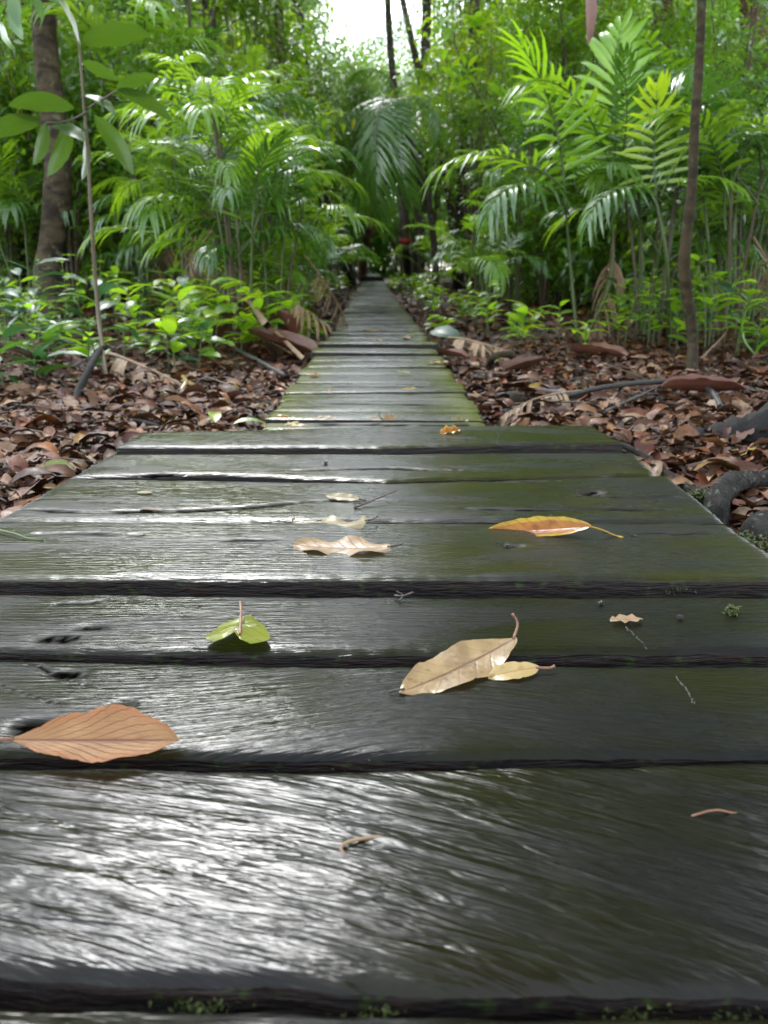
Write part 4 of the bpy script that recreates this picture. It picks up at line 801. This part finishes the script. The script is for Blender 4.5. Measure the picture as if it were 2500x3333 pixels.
for (p0, p1, n, txt) in zones:
    k = 0; tries = 0
    while k < n and tries < 2000:
        tries += 1; p = at_z(r.uniform(p0[0], p1[0]), r.uniform(p0[1], p1[1]), -.06); hw = .65 if p.y < 2.2 else .34
        if abs(p.x-walk_c(p.y)) < hw+.02: continue
        o = link('fallen_leaf', r.choice(FL), None, (p.x, p.y, float(ground_z(p.x, p.y))+.030+r.random()*.012), rot=(r.gauss(0, .35), r.gauss(0, .25), r.uniform(0, 6.28)), scale=r.uniform(.05, .10))
        tag(o, 'curled brown fallen leaf lying '+txt, 'leaf', 'fallen leaves '+txt); k += 1

# ---------------------------------------------------------------- roots, branches, sheaths
def root(name, pts, rad, mat, label, cat, n=12, rough=.15, flat=1.0, seed=3, group=None, moss=None):
    b = Vector(pts[0]); o = link(name, tube_mesh(name, catmull([Vector(p)-b for p in pts], 5), rad, mat, n, rough, seed, flat), loc=b)
    tag(o, label, cat, group); return o
g = lambda px, py, z=-.06: at_z(px, py, z)
def buttress():
    P = catmull([g(2090, 1428, -.08), g(2200, 1436, -.08), g(2345, 1450, -.08), g(2500, 1462, -.08), Vector((1.5, 2.3, -.08)), Vector((2.0, 2.5, -.08)), Vector((2.6, 2.9, -.08))], 6)
    top = [min(1.3, .018+.115*max(0, (p.x-.78)/.3)**1.6) for p in P]
    V = []; nz = Noise(4, f=4); n = 10
    for i, (p, h) in enumerate(zip(P, top)):
        for j in range(n):
            a = 2*math.pi*j/n; wdt = .022+.05*i/len(P); z = math.sin(a); k = 1+.16*float(nz(i*.4, a))
            V.append((p.x+.0, p.y+math.cos(a)*wdt*k*(1.25-.5*z), -.12+(h+.04)*(z*.5+.5)*k))
    Fc = [(i*n+j, i*n+(j+1) % n, (i+1)*n+(j+1) % n, (i+1)*n+j) for i in range(len(P)-1) for j in range(n)]
    return mesh_np('buttress_root', V, Fc, DARKBARK)
bt = tree([(2.9, 3.0, -.1), (2.95, 3.0, 2), (2.9, 3.1, 5), (2.8, 3.3, 9)], .30, .2, DARKBARK, 'big dark tree whose buttress root slopes into the view at the right', flare=.6, n=16,
   crowns=[((2.6, 4.2, 6.2), 1.9, 0), ((1.5, 5.6, 7.0), 2.0, 1), ((3.6, 6.2, 7.2), 2.1, 0), ((1.2, 3.4, 7.8), 2.0, 1), ((2.6, 1.8, 7.2), 2.1, 0), ((1.4, 7.8, 9.2), 2.2, 1), ((3.4, 8.6, 9.4), 2.2, 0), ((4.6, 4.4, 7.4), 2.0, 1), ((1.9, 4.6, 9.6), 2.2, 0)])
link('buttress_root', buttress(), bt, loc=(-2.9, -3.0, .1))
root('surface_root', [g(1990, 1430), g(2090, 1482), g(2180, 1550), g(2250, 1598), g(2310, 1620, -.05)], lambda q: .008+.007*q, ROOTL, 'slim grey root running along the right ends of the planks', 'root', 14, .3, group='surface roots on the right')
root('surface_root', [g(2500, 1560, -.05), g(2420, 1565, -.04), g(2345, 1600, -.03), g(2330, 1660, -.04), g(2350, 1740, -.08)], lambda q: .014+.009*math.sin(q*3), ROOTL, 'thick grey root with lichen bending toward the plank corner', 'root', 16, .35, group='surface roots on the right')
root('surface_root', [g(2560, 1690, -.05), g(2480, 1710, -.04), g(2440, 1760, -.05), g(2430, 1800, -.1)], lambda q: .024, ROOTL, 'mossy root stub at the right edge of the view', 'root', group='surface roots on the right')
for (p, s_) in [((2280, 1615), .030), ((2460, 1770), .038), ((2375, 1560), .018)]:
    q = g(*p, -.045)
    V, Fc = [], []
    o = link('moss_patch', cloud('moss_patch', MOSSM, 500, .010, (s_, s_, s_*.5), int(p[0]), 40, .2), loc=q); tag(o, {2280: 'moss on the grey root by the plank ends', 2460: 'green moss on the root stub at the right edge', 2375: 'small moss patch on top of the thick grey root'}[p[0]], 'moss', kind='stuff')
root('fallen_branch', [g(1640, 1340), g(1800, 1300, -.05), g(1960, 1262, -.03), g(2180, 1240, -.01), g(2300, 1262, -.02), g(2350, 1330)], lambda q: .010, ROOTM, 'grey curved branch arching over the litter on the right', 'branch', 8)
root('fallen_branch', [g(1620, 1290), g(1760, 1275), g(1900, 1290)], lambda q: .012, ROOTM, 'mossy branch lying beside the short stump on the right', 'branch', 8)
root('fallen_branch', [g(1590, 1195, -.08), g(1610, 1160, .0), g(1660, 1155, .0), g(1690, 1200, -.08)], lambda q: .017, BARK_THIN, 'small green looped root arch right of the boards', 'root', 8)
root('fallen_branch', [g(2230, 1220), g(2110, 1275), g(1990, 1330, -.05), g(1960, 1350)], lambda q: .006, ROOTM, 'thin twig leaning at the foot of the sapling', 'twig', 6)
root('fallen_branch', [g(1700, 1250), g(1800, 1225), g(1930, 1200)], lambda q: .010, ROOTM, 'straight grey stick on the litter behind the stump', 'branch', 8)
root('fallen_branch', [g(2500, 1545, -.04), g(2440, 1575, -.05)], lambda q: .012, DARKBARK, 'dark stick end at the right edge above the roots', 'branch', 8)
root('fallen_branch', [g(230, 1365), g(265, 1250, .0), g(320, 1150, .06), g(345, 1130, .08)], lambda q: .016*(1-.3*q), DARKBARK, 'dark crooked branch propped in the litter left of the planks', 'branch', 8, .3)
root('fallen_branch', [g(530, 1290), g(580, 1280), g(605, 1245, -.03), g(595, 1225, -.02)], lambda q: .016*(1-.5*q), CREAM, 'pale curved root tip poking from the left litter', 'root', 8)
root('fallen_branch', [g(-40, 1110, .12), g(90, 1150, .08), g(180, 1210, -.05)], lambda q: .013, BARK_THIN, 'greenish fallen branch slanting across the far left litter', 'branch', 8)
root('fallen_branch', [g(100, 1060, .1), g(260, 1130, .0), g(300, 1160, -.05)], lambda q: .008, ROOTM, 'thin grey vine in front of the mottled tree', 'vine', 6)
root('fallen_branch', [g(380, 1400), g(440, 1375, -.05), g(520, 1395)], lambda q: .012, DARKBARK, 'dark root hump near the left plank corner', 'root', 8, .3)
root('fallen_branch', [g(740, 1120, -.05), g(850, 1180, -.04), g(930, 1225)], lambda q: .011, ROOTM, 'grey branch under the dead fronds left of the walk', 'branch', 8)
root('fallen_branch', [g(740, 1010, .12), g(890, 985, .14), g(1010, 985, .05)], lambda q: .009, BARK_FAR, 'bare grey branch sticking out toward the left edge of the walk', 'branch', 6)
# short stump on the right
b = g(1682, 1330, -.08); o = link('cut_stump', tube_mesh('cut_stump', [(0, 0, -.02), (0, 0, .03), (.002, 0, .055)], lambda q: .026, BARK_THIN, 10, .12), loc=b); tag(o, 'short sawn stump beside the right edge of the boards', 'stump')
# dead fronds and sheaths
def sheath(a, e, wdt, label, seed, lift=.02):
    a, e = Vector(a), Vector(e); L = (e-a).length
    me = leaf_mesh('palm_sheath', SHEATH, L=L, W=wdt, a=.8, b=.5, curl=.25, th0=-.1, fold=.1, cup=.75, wave=.02, seed=seed, nu=14, nv=4)
    d = (e-a).normalized(); o = link('palm_sheath', me, loc=a+Vector((0, 0, lift)), rot=(0, -math.asin(d.z), math.atan2(d.y, d.x))); tag(o, label, 'palm sheath', 'fallen palm sheaths')
sheath(g(1030, 1165, -.05), g(800, 1090, .04), .16, 'pinkish curled palm sheath touching the left edge of the boards', 1)
sheath(g(1430, 1165, -.06), g(1520, 1175, -.06), .09, 'small brown sheath at the right edge of the boards', 2)
sheath(g(1860, 1150, -.05), g(2040, 1175, -.05), .14, 'dark red sheath below the right palms', 3)
sheath(g(2150, 1280, -.05), g(2430, 1290, -.05), .13, 'long dark red sheath right of the thin sapling', 4)
sheath(g(1640, 1220, -.06), g(1780, 1185, -.05), .10, 'pinkish sheath in the litter behind the looped root', 5)
sheath(g(950, 1110, -.02), g(900, 1020, .15), .14, 'dark brown sheath standing among the dead fronds on the left', 6)
for k, (a, e, lb) in enumerate([((1010, 1170, -.03), (740, 1030, .1), 'tan dead frond left of the boards beside the pinkish sheath'), ((960, 1150, -.04), (730, 1080, .02), 'dead frond lying under the left seedlings'), ((1450, 1100, -.02), (1660, 1150, -.03), 'dry tan frond crossing the right litter'), ((1900, 1270, -.04), (1640, 1345, -.05), 'brown dead frond beside the stump'), ((340, 1150, .02), (600, 1260, -.04), 'dark dead frond drooping in the left litter'), ((900, 1060, .12), (700, 980, .16), 'dead frond propped against the left thicket'), ((1080, 1080, -.03), (960, 990, .2), 'dry frond leaning at the left edge of the walk'), ((2290, 1170, -.03), (2380, 1060, .1), 'fan of dry frond strips behind the sapling trunk')]):
    a, e = g(*a), g(*e); me = FR['dead'][0]; q, sc = aim(me, a, e, 0.0); tag(link('dead_frond', me, loc=a, quat=q, scale=sc), lb, 'frond', 'dead fronds on the ground')
b = Y_(1905, -60, 5.0); me = leaf_mesh('hanging_sheath', SHEATH, L=.30, W=.10, a=.7, b=.5, curl=.1, fold=.2, cup=.7, nu=8, nv=3)
tag(link('hanging_sheath', me, loc=b, rot=(0, 1.50, .2)), 'brown dead sheath hanging down at the top edge of the view', 'palm sheath')
tag(link('fallen_green_leaf', BL['lime'][0], loc=g(760, 1380, -.03), rot=(.1, 0, .4), scale=.10), 'green fallen leaf against the left edge of the narrow boards', 'leaf')
tag(link('fallen_green_leaf', BL['yellow'][0], loc=g(700, 1375, -.03), rot=(.1, -.2, 1.8), scale=.10), 'yellow fallen leaf beside the green one at the left edge', 'leaf')
t_ = link('broad_pale_leaf', BL['deep'][2], loc=g(1400, 1080, .0), rot=(.5, .1, -.7), scale=.28); tag(t_, 'broad pale green leaf leaning on the right edge of the boards', 'leaf')

# ---------------------------------------------------------------- leaves lying on the planks
def deck_leaf(p0, p1, W, mat, label, z0=.006, z1=.006, roll=0.0, pet=None, petmat=TWIG, za=None, **kw):
    """a: petiole end of the blade, e: its tip (photo pixels on the board tops)"""
    A = at_z(*p0, z0); E_ = at_z(*p1, z1); L = (E_-A).length; d = (E_-A).normalized()
    me = leaf_mesh('fallen_leaf', mat, L=L, W=W, nu=24, nv=7, **kw); s2 = Vector((0, 0, 1)).cross(d).normalized()
    q = Quaternion(d, roll) @ Matrix((d, s2, d.cross(s2))).transposed().to_quaternion()
    o = link('fallen_leaf', me, loc=A, quat=q); tag(o, label, 'leaf', 'leaves lying on the planks')
    if pet:
        Q = [Vector((0.004, 0, .0))]+[q.inverted() @ (at_z(px, py, zz)-A) for (px, py, zz) in pet]
        link('petiole', tube_mesh('petiole', catmull(Q, 4), lambda t: .0016*(1-.25*t)+(.0008 if t > .9 else 0), petmat, 6), o)
    return o
deck_leaf((1680, 2075), (1302, 2248), .062, TAN, 'large tan leaf with a dark midrib lying across the gap in the near planks', .016, .006, -.10, [(1685, 2030, .020), (1668, 1998, .030)], REDTWIG, a=1.0, b=.68, curl=.22, th0=-.12, fold=.08, cup=.05, wave=.045, wk=2, seed=3)
tag(link('leaf_tip', tube_mesh('leaf_tip', [at_z(1318, 2243, .007), at_z(1290, 2246, .006), at_z(1268, 2252, .004)], lambda q: .0012, TWIG, 5)), 'dark broken stalk end at the lower tip of the large tan leaf', 'twig')
deck_leaf((1755, 2172), (1590, 2192), .028, CREAM, 'small cream leaf beside the right end of the large tan leaf', .007, .008, -.25, [(1785, 2174, .006), (1805, 2168, .007)], REDTWIG, a=1.0, b=.7, fold=.12, wave=.05, wk=1, curl=-.2, seed=5)
deck_leaf((1925, 1712), (1575, 1722), .050, ORANGE, 'glossy orange brown leaf with a yellow stalk on the right', .020, .003, -.45, [(1960, 1725, .014), (2000, 1742, .004), (2028, 1750, .003)], ORANGE, a=1.05, b=.65, fold=.25, cup=.1, curl=.35, th0=-.22, wave=.04, wk=1, seed=6, side=-.04)
deck_leaf((1195, 1695), (945, 1682), .058, PALE, 'pale lobed leaf with a drooping point, upper of the middle pair', .014, .005, -.2, [(1215, 1690, .014), (1228, 1680, .012)], TWIG, a=1.0, b=.6, fold=-.25, wave=.14, wk=2, curl=.3, th0=-.2, seed=8, lobes=[(.3, 1, .08, .5), (.75, -1, .07, .5), (.2, -1, .06, .4)])
deck_leaf((1270, 1780), (955, 1772), .056, PINKTAN, 'pinkish tan wavy leaf, lower of the middle pair', .010, .006, -.15, [(1290, 1775, .010), (1310, 1770, .012)], TWIG, a=1.0, b=.5, fold=.1, wave=.10, wk=2, curl=.25, th0=-.12, seed=9)
deck_leaf((1175, 1625), (1060, 1613), .022, PALE, 'thin pale leaf sliver above the middle pair', .006, .006, -.4, [(1190, 1628, .005)], TWIG, a=1, b=.7, fold=.2, wave=.05, seed=10)
deck_leaf((455, 1652), (528, 1662), .016, PINKTAN, 'tiny tan leaf piece on the left of the deck', .004, .004, -.2, a=1, b=.7, fold=.2, seed=11)
deck_leaf((445, 1603), (495, 1603), .016, PALE, 'white scrap of leaf on the left planks', .004, .004, -.0, a=1, b=.7, fold=.1, seed=12)
deck_leaf((1500, 1396), (1432, 1411), .034, ORANGE, 'small orange leaf on the last wide plank', .012, .008, -.3, a=1, b=.7, fold=.4, wave=.1, seed=13)
deck_leaf((1240, 1366), (1290, 1372), .05, PINKTAN, 'upturned brown leaf with a raised stalk on the narrow boards', .012, .006, -.4, [(1234, 1352, .03), (1238, 1340, .045)], REDTWIG, a=.9, b=.7, fold=.4, wave=.1, curl=.5, seed=14)
deck_leaf((1470, 1365), (1525, 1372), .05, PALE, 'pale leaf near the right end of a narrow board', .010, .006, -.2, a=.9, b=.7, fold=.3, wave=.1, seed=15)
for k, (px, py, L, m_, lb) in enumerate([(930, 1385, .06, CREAM, 'cream leaf at the left end of the first narrow boards'), (1065, 1273, .05, ORANGE, 'dark red leaf on the left of the narrow boards'), (1340, 1213, .07, GREENL, 'light green leaf in the middle of the narrow boards'), (1355, 1262, .07, CREAM, 'pale yellow leaf right of centre on the narrow boards'), (1215, 1106, .11, PALE, 'bright pale leaf far along the boards'), (1390, 1180, .10, PINKTAN, 'pinkish leaf at the right edge of the boards'), (1018, 1222, .08, ORANGE, 'orange leaf at the left edge of the boards'), (1238, 1077, .12, ORANGE, 'orange speck of a leaf far down the boards'), (1240, 1355, .05, PINKTAN, 'thin brown leaf scrap by the upturned leaf'), (900, 1350, .06, ORANGE, 'brown leaf on the left algae edge'), (1320, 1090, .1, GREENL, 'green leaf far along the right side of the boards'), (1330, 1100, .12, PINKTAN, 'tan leaf far along the right side of the boards'), (1100, 1360, .07, PINKTAN, 'flat reddish leaf left of centre on the narrow boards'), (970, 1372, .07, CREAM, 'flat tan leaf near the left side of the narrow boards')]):
    p = at_z(px, py, .010); me = leaf_mesh('fallen_leaf', m_, L=L, W=L*.45, a=.95, b=.7, fold=.25, wave=.08, curl=.4, th0=-.15, nu=8, nv=3, seed=60+k)
    tag(link('fallen_leaf', me, loc=p, rot=(0, 0, k*1.3)), lb, 'leaf', 'leaves lying on the narrow boards')
# folded heart-shaped green leaf, stalk up
def heart():
    nu, nv = 22, 10; P = []; UV = []
    for i in range(nu+1):
        u = i/nu
        for j in range(2*nv+1):
            v = j/nv-1; av = abs(v); wd = .047*(u**.75+.02)*math.sqrt(max(0, 1-(max(u-.68, 0)/.36)**2)); lob = max(0, u-.55)/.45
            x = (u-.5)*.070+.013*lob*min(1, av*2.2)-.004*av*u; y = v*wd*(1+.04*math.sin(u*9+v)); z = .003+.008*(1-av**1.3)*min(1, u*2+.3)-.003*lob*av+.004*lob*(1-av)+.0015*math.sin(u*11+v*3)
            P.append((x, y, z)); UV.append((u, v*.5+.5))
    m = 2*nv+1; idx = np.arange((nu+1)*m).reshape(nu+1, m); Fq = np.stack([idx[:-1, :-1], idx[1:, :-1], idx[1:, 1:], idx[:-1, 1:]], -1).reshape(-1, 4)
    return mesh_np('fallen_leaf', P, Fq, GREENL, UV)
c0 = at_z(790, 2048, .008); o = link('fallen_leaf', heart(), loc=c0, rot=(0, .0, -math.pi/2-.12), scale=(.88, .92, .8)); tag(o, 'yellow green heart shaped leaf with its stalk sticking up', 'leaf', 'leaves lying on the planks')
qi = Matrix.Rotation(math.pi/2, 4, 'Z')
link('petiole', tube_mesh('petiole', catmull([qi @ (p-c0) for p in (at_z(792, 2062, .020), at_z(786, 2015, .026), at_z(780, 1972, .032), at_z(772, 1940, .038))], 5), lambda q: .0017, REDTWIG, 6), o)
# large netted leaf at left, propped up over the gap
A = at_z(2, 2452, .010); E_ = at_z(565, 2462, .006); d = (E_-A).normalized(); L = (E_-A).length
me = leaf_mesh('fallen_leaf', BIGOR, L=L*1.02, W=.064, a=1.25, b=.85, fold=.27, cup=.06, wave=.02, curl=.10, th0=-.03, seed=70, nu=40, nv=10)
s2 = Vector((0, 0, 1)).cross(d).normalized(); q = Quaternion(d, .26) @ Matrix((d, s2, d.cross(s2))).transposed().to_quaternion()
o = link('fallen_leaf', me, loc=A+Vector((0, .012, .006)), quat=q); tag(o, 'large orange brown leaf with a net of dark veins at the left', 'leaf', 'leaves lying on the planks')
link('petiole', tube_mesh('petiole', [Vector((.006, 0, 0)), Vector((-.008, .002, -.002)), Vector((-.020, .0, -.004))], lambda q: .0018, REDTWIG, 6), o)

# twigs and bits on the planks
def bit(name, pts, rad, mat, label, n=6, rough=.0):
    b = Vector(pts[0]); o = link(name, tube_mesh(name, catmull([Vector(p)-b for p in pts], 5), rad, mat, n, rough), loc=b); return tag(o, label, 'twig', 'twigs on the planks')
bit('twig', [at_z(1155, 1652, .004), at_z(1210, 1630, .008), at_z(1290, 1597, .016)], lambda q: .0018-.0008*q+(.0015 if q < .1 else 0), TWIG, 'thin dark leaf stalk above the middle leaves')
bit('twig', [at_z(1285, 1938, .003), at_z(1310, 1940, .006), at_z(1345, 1928, .008)], lambda q: .0015, TWIG, 'forked dark twig scrap at the edge of a near plank')
bit('twig', [at_z(1300, 1955, .003), at_z(1312, 1938, .006), at_z(1290, 1925, .010)], lambda q: .0012, TWIG, 'side prong of the dark twig scrap')
bit('twig', [at_z(1135, 2800, .003), at_z(1110, 2760, .006), at_z(1150, 2735, .008), at_z(1245, 2722, .004)], lambda q: .0013, FERN_DEAD, 'curled pale twig on the nearest wide plank')
bit('twig', [at_z(2120, 2655, .003), at_z(2250, 2658, .003), at_z(2255, 2655, .005), at_z(2330, 2637, .008), at_z(2400, 2648, .004), at_z(2520, 2650, .003)], lambda q: .0009, REDTWIG, 'long thin reddish twig at the right of the nearest plank')
bit('twig', [at_z(-60, 1715, .004), at_z(40, 1735, .007), at_z(90, 1752, .004), at_z(140, 1757, .004)], lambda q: .0020-.001*q, STEM, 'green flower stalk lying at the left edge of the deck')
for k, (px, py, s_, lb) in enumerate([(1060, 1508, .010, 'small black seed on the left half of the deck'), (1650, 1776, .010, 'black resin chip below the orange leaf'), (2060, 1744, .008, 'black crumb right of the orange stalk'), (1955, 1962, .007, 'dark crumb at the back of a near plank'), (2215, 2010, .007, 'dark fleck on the near right plank'), (2385, 1985, .016, 'round mossy clump on the near right plank')]):
    m_ = MOSSM if k == 5 else BLACKM
    me = cloud('crumb', m_, 260, s_*.28, (s_*.5, s_*.5, s_*.4), 200+k, 30, .25, hang=0); o = link('crumb', me, loc=at_z(px, py, s_*.3)); tag(o, lb, 'moss clump' if k == 5 else 'debris')
me = leaf_mesh('leaf_scrap', PINKTAN, L=.040, W=.020, a=1, b=.5, wave=.1, nu=8, nv=2, seed=3); tag(link('leaf_scrap', me, loc=at_z(1985, 2018, .004), rot=(0, 0, .1)), 'thin brown leaf scrap on the near right plank', 'leaf scrap', 'leaves lying on the planks')
for k, (px, py, n_) in enumerate([(640, 3262, 'under the front left of the nearest plank'), (1210, 3275, 'under the front middle of the nearest plank'), (2060, 3278, 'under the front right of the nearest plank'), (2400, 3285, 'in the gap at the bottom right corner'), (1180, 2482, 'in the gap behind the nearest plank'), (2420, 2470, 'in the right end of the gap behind the nearest plank'), (1230, 2140, 'in the gap by the large tan leaf'), (2200, 1915, 'on the dark plank edge at the right'), (1950, 1457, 'on the right end of the last wide plank edge')]):
    o = link('moss_tuft', cloud('moss_tuft', MOSSM, 240, .004, (.022, .008, .006), 300+k, 30, .3, hang=0), loc=at_z(px, py, -.014)); tag(o, 'green moss growing '+n_, 'moss')
# pale scratches in the planks
SCR = plain('pale_scratch', (.03, .03, .028), (.14, .14, .135), 220, .6)
planks = [c for c in deck.children if c.name.startswith('plank')]
for pts in [[(2035, 2038), (2070, 2070), (2108, 2112)], [(2200, 2200), (2240, 2250), (2262, 2290)], [(1608, 1392), (1622, 1415), (1618, 1440), (1628, 1450)], [(1790, 1672), (1805, 1692)]]:
    Q = [at_z(x, y_, .0028 if y_ > 1500 else .0085) for x, y_ in pts]; b = Q[0]
    par = min(planks, key=lambda c: abs(c.location.y-sum(q_.y for q_ in Q)/len(Q)))
    C_ = catmull([q_-Vector(par.location) for q_ in Q], 14); it = []
    for p_, n_ in zip(C_[:-1], C_[1:]):
        if random.random() < .25: continue
        off = Vector((random.gauss(0, .0008), random.gauss(0, .0008), -.0006)); it.append(([p_+off, p_.lerp(n_, random.uniform(.3, .9))+off], (lambda q, w_=random.uniform(.0004, .0009): w_)))
    link('scratch', join_tubes('scratch', it, SCR, 4), par)
